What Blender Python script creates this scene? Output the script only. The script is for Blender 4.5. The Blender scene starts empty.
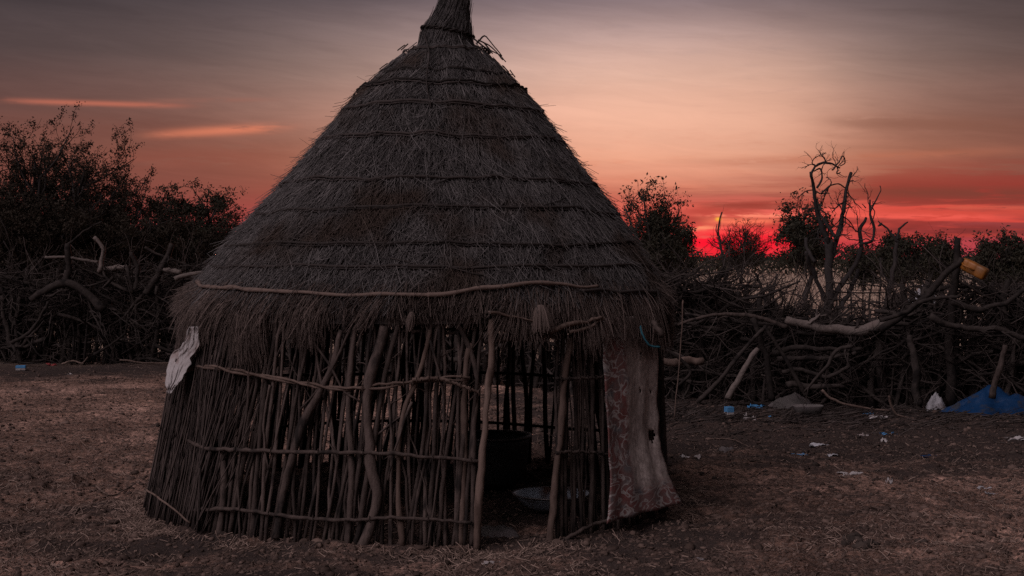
import bpy, math
import numpy as np
from mathutils import Vector

rng = np.random.default_rng(11)
PI = math.pi
S = bpy.context.scene
COL = S.collection

# ------------------------------------------------------------------ camera geometry
F = 1024 * 50.0 / 36.0
TILT = math.atan(30.0 / F)
CAM = np.array([0.0, 0.0, 1.6])
def ray(px, py):
    x = (px - 512.0) / F; u = (288.0 - py) / F
    return np.array([x, math.cos(TILT) + u * math.sin(TILT), -math.sin(TILT) + u * math.cos(TILT)])
def at(px, py, Y):
    d = ray(px, py); return CAM + d * (Y / d[1])
def gp(px, py, z=0.0):
    d = ray(px, py); return CAM + d * ((z - CAM[2]) / d[2])

# ------------------------------------------------------------------ noise
_tab = np.random.default_rng(5).random((256, 256))
def vnoise(x, y):
    x = np.asarray(x, float); y = np.asarray(y, float)
    xi = np.floor(x).astype(int); yi = np.floor(y).astype(int)
    fx = x - xi; fy = y - yi
    fx = fx * fx * (3 - 2 * fx); fy = fy * fy * (3 - 2 * fy)
    a = _tab[xi & 255, yi & 255]; b = _tab[(xi + 1) & 255, yi & 255]
    c = _tab[xi & 255, (yi + 1) & 255]; d = _tab[(xi + 1) & 255, (yi + 1) & 255]
    return (a * (1 - fx) + b * fx) * (1 - fy) + (c * (1 - fx) + d * fx) * fy - 0.5
def gh(x, y):
    near = np.clip((60 - np.hypot(x, y)) / 30.0, 0, 1)
    h = (0.05 * vnoise(x * .9 + 3, y * .9) + 0.045 * vnoise(x * 3.1, y * 3.1 + 7) + 0.032 * vnoise(x * 8 + 40, y * 8) + 0.012 * vnoise(x * 19, y * 19))
    h = h - .022 * np.clip((vnoise(x * 6.3 + 11, y * 6.3 + 4) - .17) * 9, 0, 1)          # hoof prints
    h = h + .03 * np.exp(-((np.hypot(x + .654, y - 9.4) - 1.68) / .1) ** 2)                # earth banked against the wall foot
    return h * near

# ------------------------------------------------------------------ mesh builder
class MB:
    def __init__(s): s.V = []; s.Q = []; s.T = []; s.n = 0
    def add(s, V, Q, T):
        V = np.asarray(V, float).reshape(-1, 3); Q = np.asarray(Q, int).reshape(-1, 4)
        s.V.append(V); s.Q.append(Q + s.n); s.T.append(np.broadcast_to(np.asarray(T, float), (len(V),)).copy()); s.n += len(V)
    def tubes(s, P, R, k=5, tint=None, cap=True):
        P = np.asarray(P, float); R = np.asarray(R, float)
        if P.ndim == 2: P = P[None]; R = R[None]
        N = P.shape[0]
        if cap:
            P = np.concatenate([P[:, :1], P, P[:, -1:]], 1); R = np.concatenate([R[:, :1] * .03, R, R[:, -1:] * .03], 1)
        M = P.shape[1]
        core = P[:, 1:-1] if cap else P
        tg = np.gradient(core, axis=1); tg /= np.linalg.norm(tg, axis=2, keepdims=True) + 1e-9
        if cap: tg = np.concatenate([tg[:, :1], tg, tg[:, -1:]], 1)
        mean = P[:, -1] - P[:, 0]; mean /= np.linalg.norm(mean, axis=1, keepdims=True) + 1e-9
        ref = np.where(np.abs(mean[:, 2:3]) > .8, np.array([[1., .1, 0]]), np.array([[0, .1, 1.]]))[:, None, :]
        u = np.cross(tg, np.broadcast_to(ref, tg.shape)); u /= np.linalg.norm(u, axis=2, keepdims=True) + 1e-9
        v = np.cross(tg, u)
        a = np.arange(k) * 2 * PI / k + .3
        V = P[:, :, None, :] + R[:, :, None, None] * (np.cos(a)[None, None, :, None] * u[:, :, None, :] + np.sin(a)[None, None, :, None] * v[:, :, None, :])
        idx = np.arange(N * M * k).reshape(N, M, k)
        A = idx[:, :-1]; B = idx[:, 1:]
        Q = np.stack([A, np.roll(A, -1, 2), np.roll(B, -1, 2), B], -1).reshape(-1, 4)
        if tint is None: tint = rng.random(N)
        T = np.repeat(np.broadcast_to(np.asarray(tint, float), (N,)), M * k)
        s.add(V, Q, T)
    def grid(s, G, tint=.5):
        n, m = G.shape[:2]; idx = np.arange(n * m).reshape(n, m)
        Q = np.stack([idx[:-1, :-1], idx[1:, :-1], idx[1:, 1:], idx[:-1, 1:]], -1)
        s.add(G.reshape(-1, 3), Q, tint)
    def leaves(s, C, size, tint=None):
        N = len(C); a = rng.normal(size=(N, 3)); a /= np.linalg.norm(a, axis=1, keepdims=True)
        b = np.cross(a, rng.normal(size=(N, 3))); b /= np.linalg.norm(b, axis=1, keepdims=True) + 1e-9
        L = (size * rng.uniform(.6, 1.4, N))[:, None]
        V = np.stack([C - a * L, C + b * L * .45, C + a * L, C - b * L * .45], 1)
        Q = np.arange(N * 4).reshape(N, 4)
        s.add(V, Q, np.repeat(rng.random(N) if tint is None else tint, 4))
    def lumps(s, C, R, tint=None, flat=.6):
        # small irregular pebbles: 3 rings of 5 + poles as degenerate rings
        N = len(C); k = 6
        zz = np.array([-1, -.6, .15, .75, 1.0]); rr = np.array([.05, .85, 1.0, .6, .05])
        a = np.arange(k) * 2 * PI / k
        base = np.stack([np.outer(rr, np.cos(a)), np.outer(rr, np.sin(a)), np.repeat(zz[:, None], k, 1) * flat], -1)
        V = base[None] * (R[:, None, None, None]) * rng.uniform(.7, 1.3, (N, 5, k, 1)) * rng.uniform(.6, 1.4, (N, 1, 1, 3))
        V = V + C[:, None, None, :]
        idx = np.arange(N * 5 * k).reshape(N, 5, k); A = idx[:, :-1]; B = idx[:, 1:]
        Q = np.stack([A, np.roll(A, -1, 2), np.roll(B, -1, 2), B], -1)
        s.add(V, Q, np.repeat(rng.random(N) if tint is None else tint, 5 * k))
    def lathe(s, prof, c, k=40, tint=.5, sx=1.0, rim_wob=0.0):
        a = np.arange(k + 1) * 2 * PI / k
        prof = np.array(prof)
        G = np.stack([prof[:, 0:1] * np.cos(a) * sx + c[0], prof[:, 0:1] * np.sin(a) + c[1], np.repeat(prof[:, 1:2], k + 1, 1) + c[2] + rim_wob * np.sin(2 * a) * prof[:, 1:2]], -1)
        s.grid(G, tint)
    def build(s, name, mat, parent=None, smooth=True):
        me = bpy.data.meshes.new(name)
        V = np.concatenate(s.V); Q = np.concatenate(s.Q); T = np.concatenate(s.T)
        me.vertices.add(len(V)); me.loops.add(Q.size); me.polygons.add(len(Q))
        org = np.zeros(3)
        if parent is not None:
            w = parent
            while w is not None: org = org + np.array(w.location); w = w.parent
        me.vertices.foreach_set('co', (V - org).ravel().astype(np.float32))
        me.loops.foreach_set('vertex_index', Q.ravel().astype(np.int32))
        me.polygons.foreach_set('loop_start', (np.arange(len(Q)) * 4).astype(np.int32))
        me.polygons.foreach_set('use_smooth', np.full(len(Q), smooth))
        at_ = me.attributes.new('tint', 'FLOAT', 'POINT'); at_.data.foreach_set('value', T.astype(np.float32))
        me.update(calc_edges=True); me.validate()
        me.materials.append(mat)
        o = bpy.data.objects.new(name, me); COL.objects.link(o)
        if parent is not None: o.parent = parent
        return o

def thing(name, loc, label, cat, group=None):
    o = bpy.data.objects.new(name, None); COL.objects.link(o); o.location = tuple(loc); o.empty_display_size = .1
    return tag(o, label, cat, group)
def tag(o, label, cat, group=None):
    o['label'] = label; o['category'] = cat
    if group: o['group'] = group
    return o
def solo(name, mb, mat, label, cat, group=None, smooth=True):
    return tag(mb.build(name, mat, None, smooth), label, cat, group)

# ------------------------------------------------------------------ materials
def newmat(name):
    m = bpy.data.materials.new(name); m.use_nodes = True
    nt = m.node_tree; return m, nt, nt.nodes['Principled BSDF']
def mat(name, c1, c2, scale=(8, 8, 8), rough=.9, bump=.4, det=6, c3=None, spec=.06, metal=0.0, tintw=.65, bdist=.01):
    """Colour runs c1 -> c2 with a random tint per piece and noise over its surface; c3 patches."""
    m, nt, b = newmat(name); N = nt.nodes; L = nt.links
    tc = N.new('ShaderNodeTexCoord'); mp = N.new('ShaderNodeMapping'); mp.inputs['Scale'].default_value = scale
    L.new(tc.outputs['Object'], mp.inputs['Vector'])
    no = N.new('ShaderNodeTexNoise'); no.inputs['Scale'].default_value = 1; no.inputs['Detail'].default_value = det; no.inputs['Roughness'].default_value = .65
    L.new(mp.outputs[0], no.inputs['Vector'])
    at_ = N.new('ShaderNodeAttribute'); at_.attribute_name = 'tint'
    mx = N.new('ShaderNodeMath'); mx.operation = 'MULTIPLY'; mx.inputs[1].default_value = tintw; L.new(at_.outputs['Fac'], mx.inputs[0])
    ad = N.new('ShaderNodeMath'); ad.operation = 'MULTIPLY_ADD'; ad.inputs[1].default_value = (1 - tintw) * 1.7
    L.new(no.outputs['Fac'], ad.inputs[0]); L.new(mx.outputs[0], ad.inputs[2])
    sb = N.new('ShaderNodeMath'); sb.operation = 'SUBTRACT'; sb.inputs[1].default_value = (1 - tintw) * .35; L.new(ad.outputs[0], sb.inputs[0]); sb.use_clamp = True
    cm = N.new('ShaderNodeMix'); cm.data_type = 'RGBA'; cm.inputs['A'].default_value = (*c1, 1); cm.inputs['B'].default_value = (*c2, 1)
    L.new(sb.outputs[0], cm.inputs['Factor']); out = cm.outputs['Result']
    if c3:
        n2 = N.new('ShaderNodeTexNoise'); n2.inputs['Scale'].default_value = .37; n2.inputs['Detail'].default_value = 5; L.new(mp.outputs[0], n2.inputs['Vector'])
        cr = N.new('ShaderNodeValToRGB'); cr.color_ramp.elements[0].position = .52; cr.color_ramp.elements[1].position = .66; L.new(n2.outputs['Fac'], cr.inputs[0])
        c4 = N.new('ShaderNodeMix'); c4.data_type = 'RGBA'; c4.inputs['B'].default_value = (*c3, 1); L.new(cr.outputs[0], c4.inputs['Factor']); L.new(out, c4.inputs['A']); out = c4.outputs['Result']
    L.new(out, b.inputs['Base Color'])
    b.inputs['Roughness'].default_value = rough; b.inputs['Metallic'].default_value = metal
    b.inputs['Specular IOR Level'].default_value = spec
    if bump:
        bp = N.new('ShaderNodeBump'); bp.inputs['Strength'].default_value = bump; bp.inputs['Distance'].default_value = bdist
        L.new(no.outputs['Fac'], bp.inputs['Height']); L.new(bp.outputs[0], b.inputs['Normal'])
    return m

M = {}
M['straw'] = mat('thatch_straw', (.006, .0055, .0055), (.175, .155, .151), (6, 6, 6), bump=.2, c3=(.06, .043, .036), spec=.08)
M['under'] = mat('thatch_under', (.05, .04, .036), (.12, .095, .085), (20, 20, 4), bump=.6)
M['fringe'] = mat('fringe_straw', (.010, .0075, .0065), (.2, .148, .13), (6, 6, 6), bump=.2, spec=.08)
M['rod'] = mat('binding_rod_bark', (.014, .012, .011), (.06, .048, .045), (40, 40, 40), bump=.5)
M['eave'] = mat('eave_pole_wood', (.05, .034, .028), (.19, .135, .115), (22, 22, 22), bump=.5)
M['stick'] = mat('stick_bark', (.006, .0048, .0044), (.128, .094, .083), (34, 34, 14), bump=1., c3=(.02, .016, .015), tintw=.5)
M['stick_warm'] = mat('stick_bare_wood', (.03, .02, .017), (.19, .133, .11), (30, 30, 10), bump=.8, c3=(.06, .04, .033), tintw=.5)
M['reed'] = mat('reed_stem', (.006, .005, .005), (.095, .071, .064), (15, 15, 4), bump=.3)
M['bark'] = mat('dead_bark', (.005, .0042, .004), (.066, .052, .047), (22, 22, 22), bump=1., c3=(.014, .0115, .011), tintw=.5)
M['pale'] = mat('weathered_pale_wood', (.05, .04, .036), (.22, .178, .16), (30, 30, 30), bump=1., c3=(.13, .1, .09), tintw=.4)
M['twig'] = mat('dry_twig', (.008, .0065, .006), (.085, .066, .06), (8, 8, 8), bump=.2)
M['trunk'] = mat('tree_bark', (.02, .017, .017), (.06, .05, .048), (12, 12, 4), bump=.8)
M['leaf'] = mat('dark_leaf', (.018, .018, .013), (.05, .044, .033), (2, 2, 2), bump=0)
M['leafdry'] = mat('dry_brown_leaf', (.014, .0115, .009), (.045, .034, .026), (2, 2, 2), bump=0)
M['litterstraw'] = mat('ground_straw', (.045, .029, .023), (.36, .255, .21), (5, 5, 5), bump=0)
M['clod'] = mat('soil_clod', (.02, .014, .012), (.17, .115, .095), (30, 30, 30), bump=.5)
M['dung'] = mat('dry_dung', (.02, .016, .014), (.07, .052, .045), (40, 40, 40), bump=.8)
M['white'] = mat('white_plastic_film', (.2, .175, .17), (.44, .405, .4), (30, 30, 30), rough=.55, bump=.8, c3=(.26, .21, .2))
M['sack'] = mat('grey_woven_sack', (.2, .19, .2), (.42, .41, .43), (20, 20, 20), rough=.6, bump=.6, c3=(.14, .12, .12))
M['bluefilm'] = mat('blue_plastic_film', (.04, .15, .32), (.1, .26, .46), (30, 30, 30), rough=.45, bump=.5)
M['tarp'] = mat('blue_tarpaulin', (.004, .018, .055), (.011, .042, .115), (26, 26, 26), rough=.42, bump=.6, c3=(.03, .034, .045))
M['red'] = mat('red_plastic_film', (.2, .03, .035), (.3, .06, .06), (30, 30, 30), rough=.45, bump=.3)
M['yellow'] = mat('yellow_plastic', (.2, .06, .007), (.3, .105, .012), (9, 9, 9), rough=.5, bump=.2, c3=(.15, .06, .015), spec=.4)
M['yellowdark'] = mat('dark_cap_plastic', (.02, .02, .02), (.05, .045, .04), (9, 9, 9), rough=.5, bump=.1)
M['pot'] = mat('sooty_pot_metal', (.018, .017, .017), (.05, .046, .045), (14, 14, 14), rough=.55, bump=.3, spec=.4)
M['potrim'] = mat('worn_pot_rim', (.12, .1, .1), (.2, .18, .175), (30, 30, 30), rough=.45, bump=.3, metal=.6)
M['enamel'] = mat('chipped_enamel', (.2, .23, .28), (.4, .44, .5), (18, 18, 18), rough=.25, bump=.05, c3=(.10, .06, .05), spec=.5)
M['stone'] = mat('grey_stone', (.05, .044, .042), (.13, .115, .11), (14, 14, 14), bump=.8, c3=(.12, .1, .1))
M['cord'] = mat('blue_green_cord', (.01, .035, .05), (.02, .08, .1), (60, 60, 60), rough=.7, bump=.5)

def ground_material():
    m, nt, b = newmat('dry_trampled_soil'); N = nt.nodes; L = nt.links
    geo = N.new('ShaderNodeNewGeometry'); pos = geo.outputs['Position']
    def noise(scale, det=6, rough=.6, vec=None, dist=0):
        n = N.new('ShaderNodeTexNoise'); n.inputs['Scale'].default_value = scale; n.inputs['Detail'].default_value = det
        n.inputs['Roughness'].default_value = rough; n.inputs['Distortion'].default_value = dist; L.new(vec or pos, n.inputs['Vector']); return n.outputs['Fac']
    def ramp(f, stops):
        r = N.new('ShaderNodeValToRGB'); e = r.color_ramp.elements
        while len(e) < len(stops): e.new(.5)
        for q, (p, c) in zip(e, stops): q.position = p; q.color = (*c, 1)
        L.new(f, r.inputs[0]); return r.outputs[0]
    def mix(f, a, c, mode='MIX'):
        x = N.new('ShaderNodeMix'); x.data_type = 'RGBA'; x.blend_type = mode
        if isinstance(f, float): x.inputs['Factor'].default_value = f
        else: L.new(f, x.inputs['Factor'])
        for s_, v in (('A', a), ('B', c)):
            if isinstance(v, tuple): x.inputs[s_].default_value = (*v, 1)
            else: L.new(v, x.inputs[s_])
        return x.outputs['Result']
    def math_(op, a, c, clamp=False):
        x = N.new('ShaderNodeMath'); x.operation = op; x.use_clamp = clamp
        for i, v in enumerate((a, c)):
            if isinstance(v, (int, float)): x.inputs[i].default_value = v
            else: L.new(v, x.inputs[i])
        return x.outputs[0]
    soil = ramp(noise(.9, 8, .7), [(.32, (.08, .046, .035)), (.5, (.22, .132, .102)), (.70, (.48, .295, .235))])
    fine = ramp(noise(26, 8, .75), [(.36, (.16, .15, .145)), (.5, (.8, .79, .78)), (.64, (1.75, 1.72, 1.7))])
    patch = ramp(noise(.42, 5, .6, None, .3), [(.36, (.55, .54, .53)), (.52, (1, 1, 1)), (.68, (1.35, 1.33, 1.3))])
    c = mix(1.0, mix(1.0, soil, patch, 'MULTIPLY'), fine, 'MULTIPLY')
    grit = ramp(noise(120, 3, .6), [(.55, (0, 0, 0)), (.68, (1, 1, 1))])
    c = mix(math_('MULTIPLY', grit, .55), c, (.46, .35, .31))
    # trodden dung, patchy, thickest where the animals stand beside the fence
    sx = N.new('ShaderNodeSeparateXYZ'); L.new(pos, sx.inputs[0])
    yb = N.new('ShaderNodeMapRange'); yb.inputs[1].default_value = 9.8; yb.inputs[2].default_value = 13.4; L.new(sx.outputs[1], yb.inputs[0])
    yb2 = N.new('ShaderNodeMapRange'); yb2.inputs[1].default_value = 19.5; yb2.inputs[2].default_value = 16; L.new(sx.outputs[1], yb2.inputs[0])
    xb = N.new('ShaderNodeMapRange'); xb.inputs[1].default_value = -.6; xb.inputs[2].default_value = 1.2; L.new(sx.outputs[0], xb.inputs[0])
    pen = math_('MULTIPLY', math_('MULTIPLY', yb.outputs[0], yb2.outputs[0]), xb.outputs[0])
    lf = N.new('ShaderNodeMapRange'); lf.inputs[1].default_value = 18.2; lf.inputs[2].default_value = 21; L.new(sx.outputs[1], lf.inputs[0])
    lf2 = N.new('ShaderNodeMapRange'); lf2.inputs[1].default_value = 25; lf2.inputs[2].default_value = 23; L.new(sx.outputs[1], lf2.inputs[0])
    pen = math_('MAXIMUM', pen, math_('MULTIPLY', lf.outputs[0], lf2.outputs[0]))
    # the dark patches also thicken towards the hut
    dv = N.new('ShaderNodeVectorMath'); dv.operation = 'DISTANCE'; L.new(pos, dv.inputs[0]); dv.inputs[1].default_value = (-.5, 8.6, 0)
    hb = N.new('ShaderNodeMapRange'); hb.inputs[1].default_value = 3.6; hb.inputs[2].default_value = 1.5; L.new(dv.outputs['Value'], hb.inputs[0])
    pen = math_('MAXIMUM', pen, math_('MULTIPLY', hb.outputs[0], .42))
    st = N.new('ShaderNodeMapping'); st.inputs['Scale'].default_value = (.75, 1.5, 1); L.new(pos, st.inputs[0])
    pn = noise(1.3, 9, .68, st.outputs[0], .4)
    dirt = ramp(math_('ADD', pn, math_('MULTIPLY', pen, .46)), [(.54, (0, 0, 0)), (.70, (1, 1, 1))])
    c = mix(math_('MULTIPLY', dirt, .9), c, (.036, .028, .026))
    # pale dry grassland far beyond the fence
    far = N.new('ShaderNodeMapRange'); far.inputs[1].default_value = 21; far.inputs[2].default_value = 27; L.new(sx.outputs[1], far.inputs[0])
    gn = noise(.35, 9, .7)
    grass = ramp(gn, [(.35, (.3, .21, .16)), (.55, (.5, .36, .27)), (.7, (.6, .45, .34))])
    c = mix(far.outputs[0], c, grass)
    L.new(c, b.inputs['Base Color']); b.inputs['Roughness'].default_value = .95; b.inputs['Specular IOR Level'].default_value = .05
    h = math_('ADD', math_('MULTIPLY', noise(26, 8, .75), .6), math_('MULTIPLY', noise(90, 5, .7), .35))
    bp = N.new('ShaderNodeBump'); bp.inputs['Strength'].default_value = .9; bp.inputs['Distance'].default_value = .035
    L.new(h, bp.inputs['Height']); L.new(bp.outputs[0], b.inputs['Normal'])
    return m

# ------------------------------------------------------------------ ground sheet
def axis(lo, hi, step, far, g=1.22):
    core = list(np.arange(lo, hi + 1e-6, step)); a = []; d = step; x = lo
    while x > -far: d *= g; x -= d; a.append(x)
    b = []; d = step; x = hi
    while x < far: d *= g; x += d; b.append(x)
    return np.array(a[::-1] + core + b)
gx = axis(-4.2, 6.2, .03, 900); gy = axis(6.4, 17.5, .035, 900)
X, Y = np.meshgrid(gx, gy, indexing='ij')
mb = MB(); mb.grid(np.stack([X, Y, gh(X, Y)], -1))
g = mb.build('ground', ground_material()); g['kind'] = 'structure'

# ------------------------------------------------------------------ branch growth
def frame(d):
    d = d / (np.linalg.norm(d) + 1e-9); r = np.array([0, 0, 1.]) if abs(d[2]) < .8 else np.array([1., 0, 0])
    u = np.cross(d, r); u /= np.linalg.norm(u); return u, np.cross(d, u)
def path(p, d, L, wob, n=7, up=0.0):
    d = d / np.linalg.norm(d); P = [np.array(p, float)]
    for i in range(n - 1):
        d = d + rng.normal(size=3) * wob; d[2] += up; d /= np.linalg.norm(d); P.append(P[-1] + d * L / (n - 1))
    return np.array(P), d
def branchy(out, p, d, L, r, lev, nch, wob=.18, taper=.45, spread=.9, ratio=.6, up=0.0, n=7):
    """A crooked limb and its side limbs; out collects (level, path, radii)."""
    P, _ = path(p, d, L, wob, n, up); R = r * np.linspace(1, taper, n); R *= rng.uniform(.88, 1.12, n)
    out.append((lev, P, R))
    if lev <= 0: return
    for k in range(nch if isinstance(nch, int) else nch[lev]):
        t = rng.uniform(.25, 1.0); i = min(int(t * (n - 1)), n - 2)
        dd = P[i + 1] - P[i]; dd /= np.linalg.norm(dd); u, v = frame(dd); a = rng.uniform(0, 2 * PI)
        nd = dd + (u * math.cos(a) + v * math.sin(a)) * spread * rng.uniform(.6, 1.3)
        branchy(out, P[i] + (P[i + 1] - P[i]) * rng.random(), nd, L * ratio * rng.uniform(.6, 1.2), R[i] * rng.uniform(.45, .7), lev - 1, nch, wob, taper, spread, ratio, up, n)
def put(mb, out, k=5, tint=None):
    if not out: return
    mb.tubes(np.array([o[1] for o in out]), np.array([o[2] for o in out]), k, tint)
def smooth(pts, n=16):
    pts = np.array(pts, float); m = len(pts); d = np.r_[0, np.cumsum(np.linalg.norm(np.diff(pts, axis=0), axis=1))]
    t = np.linspace(0, d[-1], n)
    if m < 3: return np.stack([np.interp(t, d, pts[:, i]) for i in range(3)], 1)
    tg = np.gradient(pts, d, axis=0); o = np.zeros((n, 3))
    for j, x in enumerate(t):
        i = min(max(np.searchsorted(d, x) - 1, 0), m - 2); h = d[i + 1] - d[i]; s = (x - d[i]) / h
        o[j] = (2*s**3-3*s**2+1)*pts[i] + (s**3-2*s**2+s)*h*tg[i] + (-2*s**3+3*s**2)*pts[i+1] + (s**3-s**2)*h*tg[i+1]
    return o
def limb(pts, r0, r1=None, k=7, tint=None, n=18, knob=.1, twigs=0, mb=None):
    ln = sum(np.linalg.norm(np.subtract(b, a)) for a, b in zip(pts[:-1], pts[1:])); n = int(min(n, max(7, ln / (r0 * 1.5))))
    mb = mb or MB(); P = smooth(pts, n); r1 = r0 * .6 if r1 is None else r1
    P[1:-1] += (rng.normal(size=(n - 2, 3)) * .1 + np.stack([np.interp(np.linspace(0, 1, n - 2), np.linspace(0, 1, 7), rng.normal(0, .27, 7)) for _ in range(3)], 1)) * r0
    kn = np.interp(np.linspace(0, 1, n), np.linspace(0, 1, 9), rng.uniform(-1, 1, 9)) + .3 * rng.uniform(-1, 1, n)
    R = np.linspace(r0, r1, n) * (1 + knob * 1.6 * kn)
    tint = rng.random() if tint is None else tint
    mb.tubes(P[None], R[None], k, [tint])
    out = []
    for _ in range(twigs):
        i = rng.integers(2, n - 1); dd = P[i] - P[i - 1]; u, v = frame(dd); a = rng.uniform(0, 2 * PI)
        branchy(out, P[i], dd / np.linalg.norm(dd) + (u * math.cos(a) + v * math.sin(a)) * .9, rng.uniform(.15, .5), R[i] * .45, 1, 2, .25)
    put(mb, out, 4, tint)
    return mb

# ================================================================== THE HUT
HY = 9.4
PXM = HY / F
zs = np.array([3.04, 2.90, 2.64, 2.18, 1.69, 1.42, 1.28, 1.15, .95])
rs = np.array([.165, .315, .565, .91, 1.30, 1.49, 1.56, 1.59, 1.595])
cpx = np.array([449, 446, 443, 440, 436, 431, 426, 424, 422.])
cxs = (cpx - 512) * PXM
arc = np.r_[0, np.cumsum(np.hypot(np.diff(zs), np.diff(rs)))]
EAVE = np.interp(-1.28, -zs, arc)
def roof_pt(th, s, off=0.0):
    s = np.asarray(s, float); z = np.interp(s, arc, zs); r = np.interp(s, arc, rs); cx = np.interp(s, arc, cxs)
    dz = np.interp(s + .02, arc, zs) - np.interp(s - .02, arc, zs); dr = np.interp(s + .02, arc, rs) - np.interp(s - .02, arc, rs)
    l = np.hypot(dz, dr) + 1e-9; nr = -dz / l; nz = dr / l
    bul = .022 * vnoise(th * 5 + 30, s * 2.2) + .02 * vnoise(th * 11, s * 4 + 9)
    rr = r + (off + bul) * nr
    return np.stack([cx + rr * np.sin(th), HY - rr * np.cos(th), z + (off + bul) * nz], -1)
hut = thing('thatched_hut', (-.654, HY, 0), 'round stick-walled hut with tall shaggy conical thatched roof and open doorway', 'hut')

# --- thatch: an under-skin and tens of thousands of straws
mb = MB()
TH, SS = np.meshgrid(np.linspace(-PI, PI, 97), np.linspace(.0, EAVE + .04, 30), indexing='ij')
mb.grid(roof_pt(TH, SS, -.03), .15)
def straws(n, s_lo, s_hi, lmin, lmax, r0, r1, ang, lift, offs, tlo=0., thi=1., k=3, pts=4):
    s0 = np.sqrt(rng.uniform(max(s_lo, .0) ** 2, s_hi ** 2, n)); th = rng.uniform(-PI, PI, n)
    L = np.minimum(rng.uniform(lmin, lmax, n), EAVE - .03 + rng.uniform(-.05, .05, n) - s0); a = rng.normal(0, ang, n)
    a += .25 * vnoise(th * 7, s0 * 3.5)                       # neighbouring straws lie alike
    t = np.linspace(0, 1, pts)
    s = s0[:, None] + (L * np.cos(a))[:, None] * t
    rl = np.interp(s0, arc, rs) + .05
    dth = np.clip((L * np.sin(a) / rl)[:, None] * t, -.5, .5)
    curve = rng.normal(0, .03, n)[:, None] * t * (1 - t) * 4 / rl[:, None]
    lf = np.abs(rng.normal(0, lift, n))
    off = rng.uniform(offs[0], offs[1], n)[:, None] * np.clip(s0 / .5, .35, 1)[:, None] + np.clip(s0 / .5, .3, 1)[:, None] * lf[:, None] * t ** 2
    P = roof_pt(th[:, None] + dth + curve, s, off)
    R = rng.uniform(r0, r1, n)[:, None] * np.linspace(1, .6, pts)
    grp = np.clip(.5 + 1.3 * vnoise(th * 13 + 5, s0 * 5), 0, 1)
    T = tlo + (thi - tlo) * np.clip(.4 * grp + .6 * rng.random(n) ** 1.6, 0, 1)
    mb.tubes(P, R, k, T, cap=False)
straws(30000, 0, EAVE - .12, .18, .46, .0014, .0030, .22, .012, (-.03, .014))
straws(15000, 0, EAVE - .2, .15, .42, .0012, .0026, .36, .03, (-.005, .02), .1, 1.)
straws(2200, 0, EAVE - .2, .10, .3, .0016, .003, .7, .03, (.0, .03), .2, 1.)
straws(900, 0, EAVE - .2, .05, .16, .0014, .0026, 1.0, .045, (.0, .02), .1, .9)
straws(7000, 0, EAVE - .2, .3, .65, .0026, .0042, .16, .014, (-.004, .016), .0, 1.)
straws(700, 0, EAVE - .25, .3, .6, .0026, .004, .3, .02, (.01, .022), .85, 1.)
# tiers: each binding holds a course whose lower ends stand out a little
ring_py = [47, 68, 84, 105, 136, 180, 211, 246, 269]
def ring_s(py):
    best = None
    for s in np.linspace(.01, EAVE, 500):
        z = np.interp(s, arc, zs); r = np.interp(s, arc, rs); Yd = HY - r
        d = at(512, py, Yd)
        e = abs(d[2] - z)
        if best is None or e < best[0]: best = (e, s)
    return best[1]
RS = [ring_s(p) for p in ring_py]
for s in RS[2:]:
    n = int(1500 * np.interp(s, arc, rs) + 200); th = rng.uniform(-PI, PI, n); t = np.linspace(0, 1, 4); L = np.minimum(rng.uniform(.12, .3, n), EAVE - .02 - s)
    a = rng.normal(0, .28, n); rl = np.interp(s, arc, rs)
    P = roof_pt(th[:, None] + (L * np.sin(a) / rl)[:, None] * t, s + .01 + (L * np.cos(a))[:, None] * t, rng.uniform(.0, .018, n)[:, None] + rng.uniform(.0, .03, n)[:, None] * t ** 1.5)
    mb.tubes(P, rng.uniform(.0014, .003, n)[:, None] * np.linspace(1, .6, 4), 3, rng.random(n) ** 1.5, cap=False)
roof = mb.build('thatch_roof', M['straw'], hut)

# --- ragged fringe below the eave pole, in bunches
mb = MB(); n = 15000
th = rng.uniform(-PI, PI, n)
clump = np.clip(.5 + 1.5 * vnoise(th * 7 + 60, th * 0 + 3) + 1.3 * vnoise(th * 21, th * 0 + 8), 0, 1)
L = rng.uniform(.05, .15, n) + (.06 + .13 * np.clip(np.abs(th - .15) / .7, 0, 1)) * 1.35 * clump ** 2.; s0 = EAVE - rng.uniform(.06, .2, n)
a = rng.normal(0, .2, n) + .7 * vnoise(th * 16, th * 0 + 20)
t = np.linspace(0, 1, 5); rl = 1.6
P = roof_pt(th[:, None] + (L * np.sin(a) / rl)[:, None] * t, s0[:, None] + L[:, None] * t, rng.uniform(-.04, .03, n)[:, None] + (np.abs(rng.normal(0, .03, n)))[:, None] * t)
side = np.clip(-np.sin(th) - .55, 0, 1)[:, None]           # the left flank flares
P[:, :, 0] -= side * .05 * t ** 1.3; P[:, :, 2] += side * .05 * t
sr = np.clip(np.sin(th) - .6, 0, 1)[:, None]
P[:, :, 0] += sr * .05 * t ** 1.3; P[:, :, 2] += sr * .03 * t
mb.tubes(P, rng.uniform(.0014, .0032, n)[:, None] * np.linspace(1, .5, 5), 3, np.clip(.3 * clump + .7 * rng.random(n) ** 1.5, 0, 1), cap=False)
mb.build('eave_fringe', M['fringe'], roof)

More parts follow.
